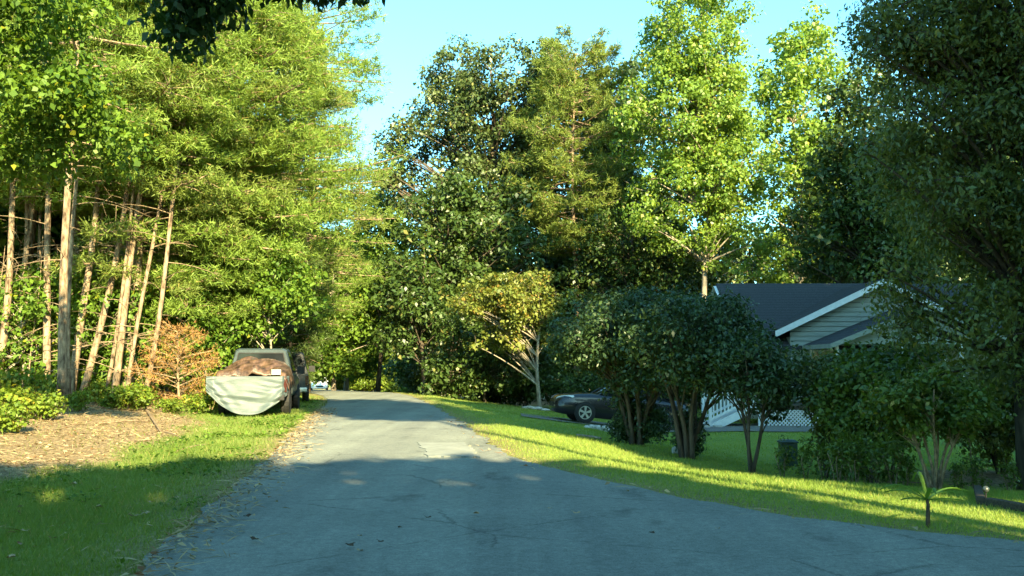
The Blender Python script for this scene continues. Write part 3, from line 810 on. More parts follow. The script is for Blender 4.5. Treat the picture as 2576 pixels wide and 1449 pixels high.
def sedan(name, label, paint, loc, rot, tint=None, full=True):
    """origin at the ground under the middle; the nose points to +y"""
    root = empty(name, loc, rot=rot); tag(root, label, 'car')
    body = MB()
    st = [(-2.38, .70, .48, .78, .80, .55), (-2.30, .82, .30, .88, .98, .66), (-1.9, .89, .22, .93, 1.06, .72), (-1.2, .915, .19, .95, 1.02, .78), (-.2, .92, .18, .94, .98, .8),
          (.75, .92, .18, .92, .97, .78), (1.2, .91, .19, .90, .985, .76), (1.75, .895, .20, .86, .92, .70), (2.15, .85, .21, .79, .84, .62), (2.36, .74, .23, .70, .74, .52), (2.44, .58, .30, .60, .63, .42)]
    body.loft([ring_sec(*s) for s in st])
    bo = body.build('body', paint, root, smooth=True)
    # dark wheel wells set into the flanks
    for s in (-1, 1):
        for yy in (-1.38, 1.40):
            ww = MB(); ww.lathe([(s * .80, .37), (s * .926, .37)], (0, yy, .335), 'x', 24)
            ww.build('wheel_arch', M['plastic'], root)
    # cabin: roof skin, glass, pillars
    P = {'A': [(.70, .93, 1.06), (.62, .28, 1.40)], 'C': [(.70, -1.75, 1.05), (.60, -.98, 1.40)]}
    roof = MB()
    rs = []
    for y, hw, z in ((.34, .60, 1.385), (.1, .635, 1.43), (-.4, .65, 1.45), (-.8, .635, 1.43), (-1.02, .60, 1.385)):
        rs.append([(-hw, y, z - .03), (-hw * .9, y, z + .01), (0, y, z + .03), (hw * .9, y, z + .01), (hw, y, z - .03), (0, y, z - .045)])
    roof.loft(rs); roof.build('roof', paint, root, smooth=True)
    wsd = MB(); wsd.add([(-.70, .98, .95), (.70, .98, .95), (.58, .33, 1.385), (-.58, .33, 1.385), (0, 1.10, .97), (0, .38, 1.41)], [(0, 4, 5, 3), (4, 1, 2, 5)])
    wsd.build('windscreen', M['glass'], root, smooth=True)
    rw = MB(); rw.add([(-.68, -1.75, 1.03), (.68, -1.75, 1.03), (.57, -1.0, 1.39), (-.57, -1.0, 1.39)], [(1, 0, 3, 2)])
    rw.build('rear_window', M['glass'], root)
    for s in (-1, 1):
        sw = MB(); sw.add([(s * .80, .86, .95), (s * .635, .30, 1.37), (s * .645, -.98, 1.37), (s * .79, -1.62, 1.0)], [(0, 1, 2, 3) if s < 0 else (3, 2, 1, 0)])
        sw.build('side_window', M['glass'], root)
        pl = MB(); pl.tube([(s * .76, .98, .94), (s * .61, .33, 1.385)], .03, 5); pl.tube([(s * .76, -1.78, 1.02), (s * .60, -1.0, 1.39)], .055, 5); pl.tube([(s * .815, -.30, .95), (s * .648, -.33, 1.39)], .032, 5)
        pl.tube([(s * .61, .33, 1.385), (s * .65, -.4, 1.425), (s * .6, -1.0, 1.39)], .028, 5)
        pl.build('pillar', paint, root)
        mr = MB(); mr.loft([[(s * (.86 + a), .72 + dy, 1.0 + dz) for dy, dz in ((-.02, -.05), (.07, -.04), (.07, .05), (-.02, .07))] for a in (0, .10, .19)])
        mr.build('mirror', paint, root)
        hl = MB(); hl.add([(s * .50, 2.365, .66), (s * .80, 2.17, .68), (s * .872, 1.80, .80), (s * .84, 1.82, .865), (s * .66, 2.20, .815), (s * .50, 2.345, .745)], [(0, 1, 2, 3, 4, 5) if s > 0 else (5, 4, 3, 2, 1, 0)])
        hl.v = [(x * 1.03, y + .035, z + .008) for x, y, z in hl.v]
        hl.build('headlight', M['lamp_glass'], root)
        fg = MB(); fg.lathe([(2.30, .01), (2.325, .055), (2.335, .05)], (s * .60, 0, .37), 'y', 12); fg.build('fog_lamp', M['lamp_glass'], root)
        tl = MB(); tl.box(s * .52 - .16, s * .52 + .16, -2.40, -2.30, .74, .84); tl.build('tail_light', M['red_lamp'], root)
        for i, yy in enumerate((.05, -.85)):
            h = MB(); h.box(s * .922 - .015, s * .922 + .015, yy - .10, yy + .10, .83, .86); h.build('door_handle', paint, root)
        for yy in (-1.38, 1.40):
            wheel(root, s * .845, yy, .335, .21, M['alloy'], 5, s)
    gr = MB(); gr.box(-.40, .40, 2.42, 2.462, .42, .58); gr.build('grille', M['plastic'], root)
    bp = MB(); bp.box(-.50, .50, 2.33, 2.40, .25, .34); bp.build('bumper_intake', M['plastic'], root)
    return root

def pickup(name, label, paint, loc, rz, tarps=False):
    """seen from behind: origin at the ground under the tailgate, nose towards +y"""
    root = empty(name, loc, rz); tag(root, label, 'truck')
    bed = MB()
    for s in (-1, 1):
        bed.loft([[(s * (.90 + dx), y, z) for dx, z in ((0, .55), (.07, .60), (.085, .85), (.06, 1.10), (0, 1.13), (-.06, 1.13), (-.06, .55))] for y in (.02, 1.0, 2.05)])
    bed.box(-.84, .84, .02, 2.05, .55, .62)
    bed.build('bed', paint, root)
    tg = MB(); tg.box(-.84, .84, -.03, .015, .58, 1.12); bevel(tg.build('tailgate', paint, root), .015)
    cab = MB()
    def cs(y, hw, zs, zt, tw): return [(-hw * .9, y, .5), (-hw, y, .65), (-hw, y, zs - .05), (-hw * .97, y, zs), (-tw, y, zt - .06), (-tw * .86, y, zt), (tw * .86, y, zt), (tw, y, zt - .06), (hw * .97, y, zs), (hw, y, zs - .05), (hw, y, .65), (hw * .9, y, .5)]
    cab.loft([cs(2.10, .955, 1.18, 1.93, .74), cs(2.16, .97, 1.2, 1.97, .77), cs(3.2, .975, 1.2, 1.99, .78), cs(3.55, .975, 1.19, 1.93, .74)])
    cab.build('cab', paint, root)
    hood = MB()
    hood.loft([cs(3.56, .975, 1.15, 1.22, .80), cs(4.6, .96, 1.08, 1.15, .80), cs(5.2, .93, 1.0, 1.06, .78), cs(5.3, .90, .94, 1.0, .74)]); hood.build('hood', paint, root)
    rw = MB(); rw.add([(-.80, 2.085, 1.26), (.80, 2.085, 1.26), (.66, 2.085, 1.83), (-.66, 2.085, 1.83)], [(0, 1, 2, 3)])
    rwo = rw.build('rear_window', M['glass'], root)
    fr = MB()
    c = [(-.80, 1.26), (.80, 1.26), (.66, 1.83), (-.66, 1.83)]
    for i in range(4):
        a, b = c[i], c[(i + 1) % 4]; fr.bar((a[0], 2.08, a[1]), (b[0], 2.08, b[1]), .03, .035, up=(0, 1, 0))
    fr.build('window_frame', M['plastic'], rwo)
    ws = MB(); ws.add([(-.80, 4.05, 1.20), (.80, 4.05, 1.20), (.68, 3.57, 1.88), (-.68, 3.57, 1.88)], [(0, 1, 2, 3)]); ws.build('windscreen', M['glass'], root)
    for s in (-1, 1):
        sw = MB(); sw.add([(s * .955, 2.4, 1.24), (s * .955, 3.5, 1.24), (s * .79, 3.4, 1.86), (s * .79, 2.45, 1.86)], [(0, 1, 2, 3)]); sw.build('side_window', M['glass'], root)
        mi = MB(); mi.box(min(s * 1.0, s * 1.24), max(s * 1.0, s * 1.24), 3.35, 3.43, 1.18, 1.42); mi.bar((s * .95, 3.4, 1.25), (s * 1.05, 3.4, 1.28), .04, .04); mi.build('mirror', M['plastic'], root)
        tl = MB(); tl.box(s * .91 - .06, s * .91 + .06, -.035, .015, .70, 1.06); tl.build('tail_light', M['red_lamp'], root)
        hl = MB(); hl.box(s * .74 - .15, s * .74 + .15, 5.28, 5.34, .78, .95); hl.build('headlight', M['lamp_glass'], root)
        for y in (.98, 4.45):
            a = MB(); a.lathe([(s * .86, .44), (s * .993, .44)], (0, y, .40), 'x', 24); a.build('wheel_arch', M['plastic'], root)
            wheel(root, s * .875, y, .39, .25, M['alloy'], 6, s)
    bu = MB(); bu.box(-.92, .92, -.16, -.04, .46, .62); bevel(bu.build('rear_bumper', M['alloy'] if not tarps else M['plastic'], root), .03)
    fb = MB(); fb.box(-.92, .92, 5.31, 5.42, .45, .66); fb.build('front_bumper', M['plastic'], root)
    pl = MB(); pl.box(-.15, .15, -.168, -.161, .47, .61); pl.build('number_plate', M['white'], root)
    return root

TB = base(637, 26.0)
TR = math.radians(9)
pickup('pickup_truck', 'parked pickup truck draped in a brown tarp and a pale hanging tarp on the verge', M['blue_paint'], TB, TR, True)
def tarp(name, label, fn, nu, nv, mat, thick=0.008):
    vs = []; 
    for j in range(nv + 1):
        for i in range(nu + 1):
            vs.append(fn(i / nu, j / nv))
    V = np.array(vs); idx = (np.arange(nv)[:, None] * (nu + 1) + np.arange(nu)[None, :]).ravel()
    me = mesh_np(name, V, np.stack([idx, idx + 1, idx + nu + 2, idx + nu + 1], 1), smooth=True)
    o = link(name, me, mat, None, TB, (0, 0, TR)); tag(o, label, 'tarp')
    m = o.modifiers.new('solid', 'SOLIDIFY'); m.thickness = thick; m.offset = 1
    return o
def brown(a, b):
    x = -1.10 + 2.14 * a; y = -.02 + 2.02 * b
    edge = min(a, 1 - a) * 2.14
    bulge = math.sin(math.pi * min(1, max(0, a))) ** .6
    z = 1.17 + bulge * (.12 + .42 * b ** .75) + .045 * math.sin(13 * a + 5 * b + 1.5 * math.sin(4 * b)) * bulge + .035 * math.sin(27 * a - 15 * b + 2 * math.sin(6 * b)) * bulge + .015 * math.sin(53 * a - 30 * b) * bulge + .03 * math.sin(9 * b + 3 * a) * bulge
    if edge < .13: z -= (.13 - edge) * 2.2 * (1 + .3 * math.sin(20 * b))
    if b < .05: z -= (.05 - b) * 3
    return (x, y - .03 * math.sin(14 * a) * (b < .1), z)
tarp('brown_tarp', 'crumpled brown tarp spread over the load of the parked pickup', brown, 110, 60, M['brown_tarp'])
def pale(a, b):
    w = 2.30; x = -1.22 + w * a
    sag = (math.sin(math.pi * (0.06 + 0.88 * a))) ** .75
    L_ = .12 + .96 * sag                       # curved lower hem
    z = 1.13 - L_ * b
    y = -.10 - .05 * math.sin(math.pi * a) * b - .14 * b * sag + .03 * math.sin(b * 11 - 22 * (a - .5) ** 2) * sag * b ** .5 + .03 * math.sin(19 * a + 4 * b) * b * abs(a - .5) * 2
    k = abs(a - .5) * 2
    y += .009 * math.sin(29 * b - 30 * (a - .5) ** 2 + 3 * math.sin(5 * a)) * b ** .4 * (1 + .8 * math.sin(7 * a + 9 * b)) + .016 * math.sin(23 * (a + .6 * b)) * b * (a > .55) * (a - .55) * 4 - .02 * math.sin(26 * (a - .55 * b)) * b * max(0, .45 - a) * 4
    y += .05 * math.sin(9 * (a * 1.3 + b)) * k * k * b
    if a > .9: y += (a - .9) * 3.2 ; x -= (a - .9) * .6
    if a < .08: y -= (.08 - a) * 1.2
    return (x, y, z + .02)
tarp('pale_tarp', 'pale green grey tarp hung in a curve over the end of the parked pickup', pale, 100, 56, M['pale_tarp'])
bx = MB(); bx.box(-.13, .13, -.09, .09, 0, .15)
o = bevel(bx.build('carton', M['cream']), .008); o.location = TB + Matrix.Rotation(TR, 3, 'Z') @ Vector((.66, -.02, 1.19)); o.rotation_euler = (0, 0, TR + .2)
tag(o, 'small cream carton lying on the tarp edge at the pickup rear corner', 'box')

pickup('pickup_truck', 'dark charcoal pickup truck parked in shade behind the tarp covered one', M['dark_paint'], base(712, 34.0), math.radians(13))

g1 = on(1.95, 30.5); g2 = on(4.7, 30.9)
cx, cy = 3.52, 30.8
pitch_ = math.atan2(g1.z - g2.z, 2.78)
sedan('sedan_car', 'black sedan with alloy wheels parked on the drive behind the dark shrubs', M['black_paint'], Vector((cx, cy, (g1.z + g2.z) / 2 + 0.03)), (pitch_, 0, math.radians(90 + 7))).scale = (.93, .93, .96)
bpy.context.view_layer.update()
wy = 103.0; wx = X(806, wy)
sedan('sedan_car', 'white car standing far down the road under the trees', M['white_paint_car'], Vector((wx, wy, float(grade(wy)) + 0.03)), (0, 0, math.radians(180 + 12)))

# ------------------------------------------------------------------ right side trees
E1 = lambda *a: [a]
broadleaf('oak_tree', 'large rounded dark oak standing against the sky over the road bend', 'tree', base(1230, 60), 22,
          [(0.8, 0, 19.8, 6.0, 4.5, 4.9), (-1.8, 0, 15.6, 5.6, 5, 5.8), (4.4, 0, 18.6, 3.8, 4, 5.0), (-1, 0, 10, 5.8, 5, 4.5)], 540, 0.8, 115, 0.27, 0.16, M['oak'], M['bark_dark'], 0.38, seed=21, outer=0.55, twigs=1, limb=.7)
pine('pine_tree', 'bright tufted pine between the round oak and the tall poplar', base(1447, 55), 21.6, 9.0, 3.9, 31, M['pine_olive'], M['bark_pine'], 0.17, nb=120, per=40, nl=0.3, nw=0.055, k=11, shape=.28, dead=0)
broadleaf('poplar_tree', 'tall sunlit yellow green poplar with slim pale trunk behind the house', 'tree', base(1785, 50), 25,
          [(-.3, 0, 21, 3.0, 2.8, 5.5), (-1.4, 0, 16, 3.9, 3.4, 4.5), (.8, 0, 14, 2.9, 3, 5), (-1.6, 0, 11.5, 3.2, 3, 3.4), (1.4, -.6, 9.0, 1.8, 1.6, 3.0), (1.5, 0, 5.6, 2.0, 1.5, .8, 7)], 480, 0.62, 125, 0.20, 0.14, M['poplar'], M['bark_grey'], 0.19, seed=22, outer=0.3, droop=0.6, twigs=1)
broadleaf('poplar_tree', 'second yellow green poplar seen between the tall poplar and dark tree', 'tree', base(2010, 58), 24,
          [(0, 0, 19.5, 2.7, 2.8, 5), (1.2, 0, 22, 2.5, 2, 3.8), (.6, 0, 14, 3.4, 2.8, 5), (0, 0, 9, 2.5, 2.5, 3)], 240, 0.75, 85, 0.27, 0.19, M['poplar'], M['bark_grey'], 0.2, seed=23, outer=0.3, droop=0.5, twigs=1)
broadleaf('oak_tree', 'second dark oak filling the gap behind pine and tall poplar', 'tree', base(1560, 63), 24,
          [(0, 0, 19.5, 3.2, 3, 4.6), (0, 0, 13, 3.6, 3, 5)], 240, .85, 90, .3, .18, M['oak'], M['bark_dark'], .25, seed=121, outer=.4)
broadleaf('oak_tree', 'dark tall oak behind the right end of the house', 'tree', base(2185, 44), 18,
          [(0, 0, 12.5, 2.6, 2.5, 5), (-1.2, 0, 8, 2.6, 2.5, 4), (1.5, 0, 9, 2.6, 2.5, 5)], 210, .75, 85, .27, .16, M['under'], M['bark_dark'], .22, seed=122, outer=.3)
broadleaf('beech_tree', 'leafy mid green tree close on the left flank of the tall poplar', 'tree', base(1600, 53), 15,
          [(0, 0, 9.5, 3.6, 3, 4), (-1.5, 0, 6, 3.4, 3, 3), (1.5, 0, 6, 3, 3, 3.5)], 200, 0.75, 85, 0.27, 0.15, M['under'], M['bark_dark'], 0.2, seed=24, outer=0.3, upb=.7)
broadleaf('magnolia_tree', 'dark broadleaf tree in front of the round oak beside the road', 'tree', base(1130, 50), 13,
          [(0, 0, 8.5, 3.2, 3, 4.2), (-.8, 0, 4.5, 3.4, 3, 3.2), (2.2, 0, 9, 3, 3, 3.6), (2, 0, 5, 2.6, 2.6, 2.6)], 220, 0.72, 85, 0.29, 0.15, M['under'], M['bark_dark'], 0.17, seed=25, outer=0.3, upb=.7)
broadleaf('understory_tree', 'shaded low tree with dark trunk where the lawn meets the wood', 'tree', base(1062, 47), 8,
          [(0, 0, 4.2, 2.4, 2.2, 2.6), (-1.0, .5, 6.2, 1.8, 2, 2)], 110, 0.6, 70, 0.25, 0.14, M['under'], M['bark_dark'], 0.11, seed=26, outer=0.2, upb=.7)
broadleaf('redbud_tree', 'spreading redbud with yellowing leaves and a pale leaning trunk by stones', 'tree', base(1353, 41), 7,
          [(-1.5, -.5, 4.9, 2.5, 1.8, 1.25, 8), (-.2, 0, 5.0, 1.8, 1.6, 1.2, 3), (-1.2, 0, 3.2, 2.0, 1.5, .9, 2)], 240, 0.40, 58, 0.15, 0.11, M['redbud'], M['bark_grey'], 0.10, lean=(.1, -.2), seed=27, outer=0.1, flat=.5, twigs=2, limb=.35, upb=.8)
broadleaf('understory_tree', 'low leafy tree filling the shade beneath the yellowing redbud', 'tree', base(1220, 44), 6,
          [(0, 0, 2.6, 2.6, 1.5, 2.2), (1.5, 0, 2.0, 2, 1.4, 1.9), (-1.4, 0, 1.4, 1.8, 1.4, 1.3)], 130, 0.5, 70, 0.2, 0.12, M['under'], M['bark_dark'], 0.07, seed=28, outer=0.2, upb=.7)

# crape myrtles in front of the car
broadleaf('crape_myrtle', 'broad dark crape myrtle with many stems in front of the black sedan', 'tree', base(1600, 20.6), 3.8,
          [(-.3, 0, 2.55, 1.75, 1.5, .85), (-.9, 0, 2.25, 1.1, 1.0, .45), (.9, 0, 2.75, 1.2, 1.3, .75), (-.2, .2, 1.3, .4, .5, .6), (-1.0, 0, 2.1, 1.0, .9, .34), (.2, -.3, 1.6, 1.1, .9, .38), (.9, .3, 1.7, .8, .8, .4)], 380, 0.30, 85, 0.10, 0.05, M['myrtle'], M['bark_dark'], 0.06, stems=7, seed=41, fan=.36, outer=.3, twigs=1, upb=.6)
broadleaf('crape_myrtle', 'dark crape myrtle with split stems beside the white rock', 'tree', base(1725, 18.6), 3.6,
          [(.1, 0, 2.55, 1.4, 1.3, .75), (1.0, 0, 2.2, .95, .9, .65), (0, -.2, 1.75, .9, .8, .35)], 220, 0.28, 85, 0.10, 0.05, M['myrtle'], M['bark_dark'], 0.055, stems=6, seed=42, fan=.3, outer=.3, twigs=1, upb=.6)
broadleaf('crape_myrtle', 'thin stemmed crape myrtle at the lawn edge left of the holly', 'tree', base(1882, 17.2), 2.8,
          [(0, 0, 1.95, .85, .8, .62), (-.5, .4, 2.1, .7, .6, .5), (.4, 0, 1.5, .5, .5, .4)], 130, 0.26, 75, 0.10, 0.05, M['myrtle'], M['bark_dark'], 0.035, stems=3, seed=43, fan=.2, outer=.3, twigs=1)
broadleaf('holly_bush', 'dense dark holly bush in front of the porch lattice', 'shrub', base(2082, 17.6), 2.7,
          [(0, 0, 1.6, .62, .7, .85), (.1, 0, .9, .45, .5, .6), (.7, .3, 1.7, .6, .6, .6), (-.45, 0, 2.0, .45, .5, .4)], 120, 0.24, 80, 0.085, 0.05, M['big_dark'], M['bark_dark'], 0.04, stems=4, seed=44, fan=.25, outer=.3)
broadleaf('shrub', 'rounded shaded shrub between the holly and the big dark tree', 'shrub', base(2180, 16.5), 2.4,
          [(0, 0, 1.35, 1.0, .9, .7), (.6, 0, 1.6, .8, .8, .6), (-.3, 0, 1.9, .6, .6, .5)], 120, 0.26, 80, 0.10, 0.055, M['garden'], M['bark_dark'], 0.03, stems=5, seed=45, fan=.3, outer=.3)
broadleaf('garden_tree', 'small many stemmed garden tree with light leaves in the bark bed', 'tree', base(2337, 13.4), 1.75,
          [(-.45, 0, 1.25, .62, .55, .38), (.35, 0, 1.15, .6, .5, .34), (-.1, 0, 1.45, .5, .4, .25)], 110, 0.17, 55, 0.085, 0.05, M['garden'], M['twig'], 0.022, stems=7, seed=46, fan=.38, outer=.2, twigs=1, upb=.8)
broadleaf('azalea_bush', 'low dark bush at the foot of the broad crape myrtle', 'shrub', base(1590, 20.9), 1.1,
          [(0, 0, .7, .42, .4, .65), (.35, -.2, .5, .4, .35, .5), (-.3, 0, .4, .3, .3, .35)], 110, .17, 70, .08, .04, M['myrtle'], M['bark_dark'], .02, stems=5, seed=146, fan=.3, outer=.1)
broadleaf('azalea_bush', 'low dark bush between the split stems beside the white rock', 'shrub', base(1728, 18.9), 1.0,
          [(0, 0, .5, .26, .26, .5)], 40, .16, 70, .08, .04, M['myrtle'], M['bark_dark'], .02, stems=4, seed=148, fan=.2, outer=.1)
broadleaf('viburnum_bush', 'tall leafy shaded bush hiding the porch between holly and dark tree', 'shrub', base(2225, 17.5), 2.8,
          [(0, 0, 1.6, .95, .8, .75), (-.6, 0, 2.1, .6, .6, .5), (.6, 0, 2.15, .7, .6, .45), (.9, 0, 1.5, .8, .7, .5)], 170, .26, 80, .11, .06, M['garden'], M['bark_dark'], .03, stems=5, seed=147, fan=.3, outer=.2)
broadleaf('laurel_bush', 'dark laurel bush under the huge tree at the right edge', 'shrub', base(2500, 18.5), 2.4,
          [(0, 0, 1.2, 1.2, .9, 1.1), (1.0, 0, 1.4, .9, .8, 1.0)], 150, .27, 80, .10, .05, M['big_dark'], M['bark_dark'], .03, stems=5, seed=149, fan=.3, outer=.2)
big = broadleaf('maple_tree', 'huge dark shaded tree filling the right edge above the garden', 'tree', base(2600, 15.5), 12,
          [(0, 0, 8.5, 2.3, 2.2, 2.6), (.5, 0, 5.6, 2.2, 2.2, 2.2), (-.75, -.3, 4.4, 1.1, 1.4, 1.5), (1.6, -.5, 4.0, 1.3, 1.6, 1.5), (-.5, -.2, 2.6, 1.7, 1.4, .9), (-1.5, 0, 6.2, 1.2, 1.4, 2.4), (-1.6, 0, 8.4, 1.2, 1.4, 1.5), (.8, -.8, 2.2, 1.2, 1, .8), (-1.9, -.2, 3.6, .7, .9, 1.1), (-1.6, -.3, 2.3, .7, .8, .6)], 820, 0.43, 115, 0.108, 0.048, M['big_dark'], M['bark_dark'], 0.24, seed=47, outer=.35, droop=.75, twigs=1)
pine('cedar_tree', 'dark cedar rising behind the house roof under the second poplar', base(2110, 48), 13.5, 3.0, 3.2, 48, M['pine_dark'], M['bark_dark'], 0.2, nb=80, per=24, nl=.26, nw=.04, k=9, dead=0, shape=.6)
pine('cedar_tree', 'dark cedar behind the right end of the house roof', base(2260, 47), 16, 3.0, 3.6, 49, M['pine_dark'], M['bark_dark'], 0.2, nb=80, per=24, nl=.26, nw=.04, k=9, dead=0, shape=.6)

# far trees beyond the bend
sap = broadleaf('sapling_tree', 'pale trunked sunlit tree beyond the bend just right of the white car', 'tree', base(843, 112), 17,
          [(0, 0, 10, 3.6, 3.5, 6), (-1.5, 0, 5, 3, 3, 3.5), (1.5, 0, 6, 3, 3, 3.6)], 210, 0.85, 60, 0.42, 0.3, M['sapling'], M['bark_grey'], 0.2, seed=61, outer=.25, droop=.3)
LFAR = 'sunlit forest tree at the far end of the road'
GFAR = 'trees at the far end of the road'
for u, Y, rz, sc in ((905, 118, 1.2, .85), (965, 122, 2.7, .9), (770, 124, 4.0, 1.1), (720, 120, 5.1, 1.25), (1010, 116, .5, .7), (930, 135, 3.3, 1.35), (860, 140, 2.2, 1.35), (1060, 128, 1.9, 1.2), (640, 130, 2.9, 1.4)):
    copy_tree(sap, base(u, Y), rz, sc, LFAR, GFAR)
broadleaf('maple_tree', 'half lit maple at the bend between the pines and the oak', 'tree', base(955, 68), 17,
          [(0, 0, 12.0, 2.4, 2.6, 4.0), (-.8, 0, 7, 2.8, 2.6, 3.4)], 190, 0.8, 75, 0.3, 0.2, M['maple'], M['bark_dark'], 0.18, seed=62, outer=.3)
for u, Y, w_ in ((985, 96, .13), (1000, 97, .2)):
    pass

# woodland masses behind, each tree still its own thing
wood = broadleaf('forest_tree', 'dark forest tree in the wood behind the house and oak', 'tree', base(1330, 74), 20,
          [(0, 0, 13, 5, 5, 6.5), (-1, 0, 7, 5, 5, 5), (1.5, 0, 5, 4.5, 4.5, 4)], 190, 1.25, 75, 0.5, 0.3, M['under'], M['bark_dark'], 0.3, seed=63, outer=.3)
wood['group'] = 'forest trees behind the house and oak'
for u, Y, rz, sc in ((1520, 72, 1, .9), (1700, 70, 2, .85), (1880, 72, 3, .72), (2080, 70, 4, .85), (2250, 66, 5, .95), (2420, 62, .4, 1.0), (2600, 60, 1.5, 1.0), (1180, 84, 2.5, .8), (1060, 92, 3.5, .6), (2800, 58, 2.2, 1), (1420, 100, .3, 1.0), (1780, 95, 1.7, .9), (2150, 95, 4.4, 1.0), (3000, 50, 3, 1)):
    copy_tree(wood, base(u, Y), rz, sc)

# ------------------------------------------------------------------ left side wood
trunks = [  # base u, v ; upper u, v ; width px ; label
    (-6, 985, 42, 480, 25, 'leaning pine trunk at the extreme left with peeling bark'),
    (4, 1000, 78, 640, 12, 'thin orange brown pine stem leaning beside the leftmost trunk'),
    (112, 1012, 126, 310, 23, 'straight slender pine just left of the thickest trunk'),
    (150, 1030, 184, 400, 29, 'thickest pale pine trunk of the close group at the wood edge'),
    (172, 1020, 197, 390, 15, 'slim dark pine tucked close behind the thickest trunk'),
    (186, 1012, 248, 470, 25, 'pale pine leaning right of the thickest trunk'),
    (212, 992, 290, 650, 21, 'crooked pine leaning right in the second rank of trunks'),
    (262, 980, 296, 800, 10, 'thin bare pine stem between two leaning pines'),
    (285, 985, 338, 650, 22, 'brown leaning pine left of the dead orange cedar'),
    (92, 1000, 100, 420, 12, 'thin straight dark pine stem left of the close group'),
    (230, 1004, 262, 520, 13, 'thin pine stem just right of the pale leaning pine'),
    (330, 972, 372, 720, 12, 'thin brown pine stem right of the brown leaning pine'),
    (48, 1000, 60, 430, 17, 'grey pine between the leftmost trunk and the slender straight one'),
    (362, 962, 412, 740, 15, 'dark leaning pine standing behind the dead orange cedar'),
]
for i, (u0, v0, u1, v1, w, lab) in enumerate(trunks):
    b = ground_at(u0, v0)
    if b.y > 30: b = base(u0, 27.5)
    Y = b.y
    p = at(u1, v1, Y)
    H = 13 + (i * 37 % 5) * 0.9
    k = H / max(1.0, (p.z - b.z))
    ln = ((p.x - b.x) * k * .8, R.uniform(-.3, .6))
    r = w / 2290 * Y / 2 * .8
    pine('pine_tree', lab, b, H, 6.0 + R.uniform(0, 1.5), 2.6 if w > 11 else 1.3, 100 + i, M['pine_needles'], M['bark_pine'], r, ln, nb=46 if w > 11 else 20, per=40, nl=.2, nw=.036, k=8, dead=16 if w > 11 else 7, group=None, droop=.2)

# the tall feathery pines that make the wall of foliage
big_pines = [
    (330, 29, 17, 3.6, 4.6, 'feathery pine standing behind the group of bare trunks', .2),
    (450, 30.5, 18, 2.9, 4.8, 'tall feathery pine rising behind the dead orange cedar', -.2),
    (560, 33.5, 17.5, 3.2, 4.6, 'tall feathery pine rising directly behind the parked pickup', -.4),
    (655, 39, 16.8, 3.6, 5.0, 'feathery pine leaning over the dark truck towards the road', -.5),
    (735, 47, 17.5, 4.0, 5.6, 'farthest feathery pine with open branches against the sky', -.2),
    (180, 31, 17, 6.5, 4.4, 'feathery pine crown behind the thickest pale trunk', 0),
    (60, 30, 17, 6.5, 4.4, 'feathery pine crown deep in the wood at far left', 0),
]
for i, (u, Y, H, h0, rm, lab, sd) in enumerate(big_pines):
    last = i == 4
    pine('pine_tree', lab, base(u, Y), H, h0, rm, 200 + i * 3, M['pine_olive'] if i in (0, 3, 5) else M['pine_needles'], M['bark_pine'], .2, (R.uniform(-.4, .6), R.uniform(-.5, .5)), nb=96 if not last else 66, per=(70 if i < 4 else 44), nl=.21, nw=.038, k=10, dead=14, droop=.16, shape=.45, side=sd if i < 5 else None)
pine('pine_tree', 'tall thin pine whose sparse top branches reach into the open sky', base(770, 52), 23.5, 16.5, 4.4, 260, M['pine_needles'], M['bark_pine'], .2, (.2, 0), nb=22, per=40, nl=.28, nw=.05, k=9, dead=0, droop=.1, shape=.25, side=.0)

# broadleaf understory on the left
ul = [
    (520, 31, 5.2, [(0, 0, 3.0, 1.6, 1.4, 2.0), (-.3, 0, 1.4, 1.4, 1.2, 1.2)], 'bright green gum sapling left of the pickup cab'),
    (680, 31.5, 6.5, [(0.2, 0, 4.3, 1.7, 1.4, 1.7), (-.8, .5, 3.4, 1.3, 1.2, 1.2)], 'bright leafy maple sapling arching over the pickup'),
    (752, 44, 6.8, [(0, 0, 4.6, 1.7, 1.5, 1.9), (-.6, 0, 2.6, 1.3, 1.2, 1.4)], 'sunlit leafy maple hanging over the dark truck'),
    (250, 29.0, 5, [(0, 0, 3.0, 2.0, 1.4, 1.9), (-1.5, 0, 2.0, 1.6, 1.2, 1.6)], 'green understory tree among the leaning trunks'),
    (390, 30, 5, [(0, 0, 3.0, 1.8, 1.4, 2.0), (.5, 0, 1.4, 1.6, 1.2, 1.2)], 'green understory tree right of the brown leaning pine'),
    (215, 29.6, 3.0, [(0, 0, 1.3, 1.2, .8, 1.0), (.7, 0, .7, 1.0, .7, .6)], 'low bright green sapling in front of the crooked leaning pine'),
    (330, 29.4, 3.2, [(0, 0, 1.5, 1.1, .8, 1.2), (-.6, 0, .8, 1.0, .7, .7)], 'low bright green sapling left of the dead orange cedar'),
    (95, 29.2, 3.0, [(0, 0, 1.3, 1.2, .8, 1.0), (.5, 0, .7, .9, .7, .6)], 'low bright green sapling beside the slender straight pine'),
    (60, 28, 5, [(0, 0, 2.6, 2.2, 1.4, 2.2), (-1.2, 0, 2.0, 1.6, 1.2, 1.6)], 'green understory tree at the left edge behind the trunks'),
]
for i, (u, Y, H, el, lab) in enumerate(ul):
    broadleaf('understory_tree', lab, 'tree', base(u, Y), H, el, 110 if i < 3 else 85, .42, 62, .15, .11, M['maple'], M['bark_grey'], .05, seed=300 + i, outer=.2, droop=.5, upb=.7)
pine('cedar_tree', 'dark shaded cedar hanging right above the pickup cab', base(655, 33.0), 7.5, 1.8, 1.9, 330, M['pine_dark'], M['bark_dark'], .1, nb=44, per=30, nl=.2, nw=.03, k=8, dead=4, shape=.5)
pine('cedar_tree', 'dark shaded cedar between the dark truck and the far road', base(730, 42), 6.5, .6, 2.0, 331, M['pine_dark'], M['bark_dark'], .1, nb=44, per=30, nl=.22, nw=.035, k=8, dead=4, shape=.5)
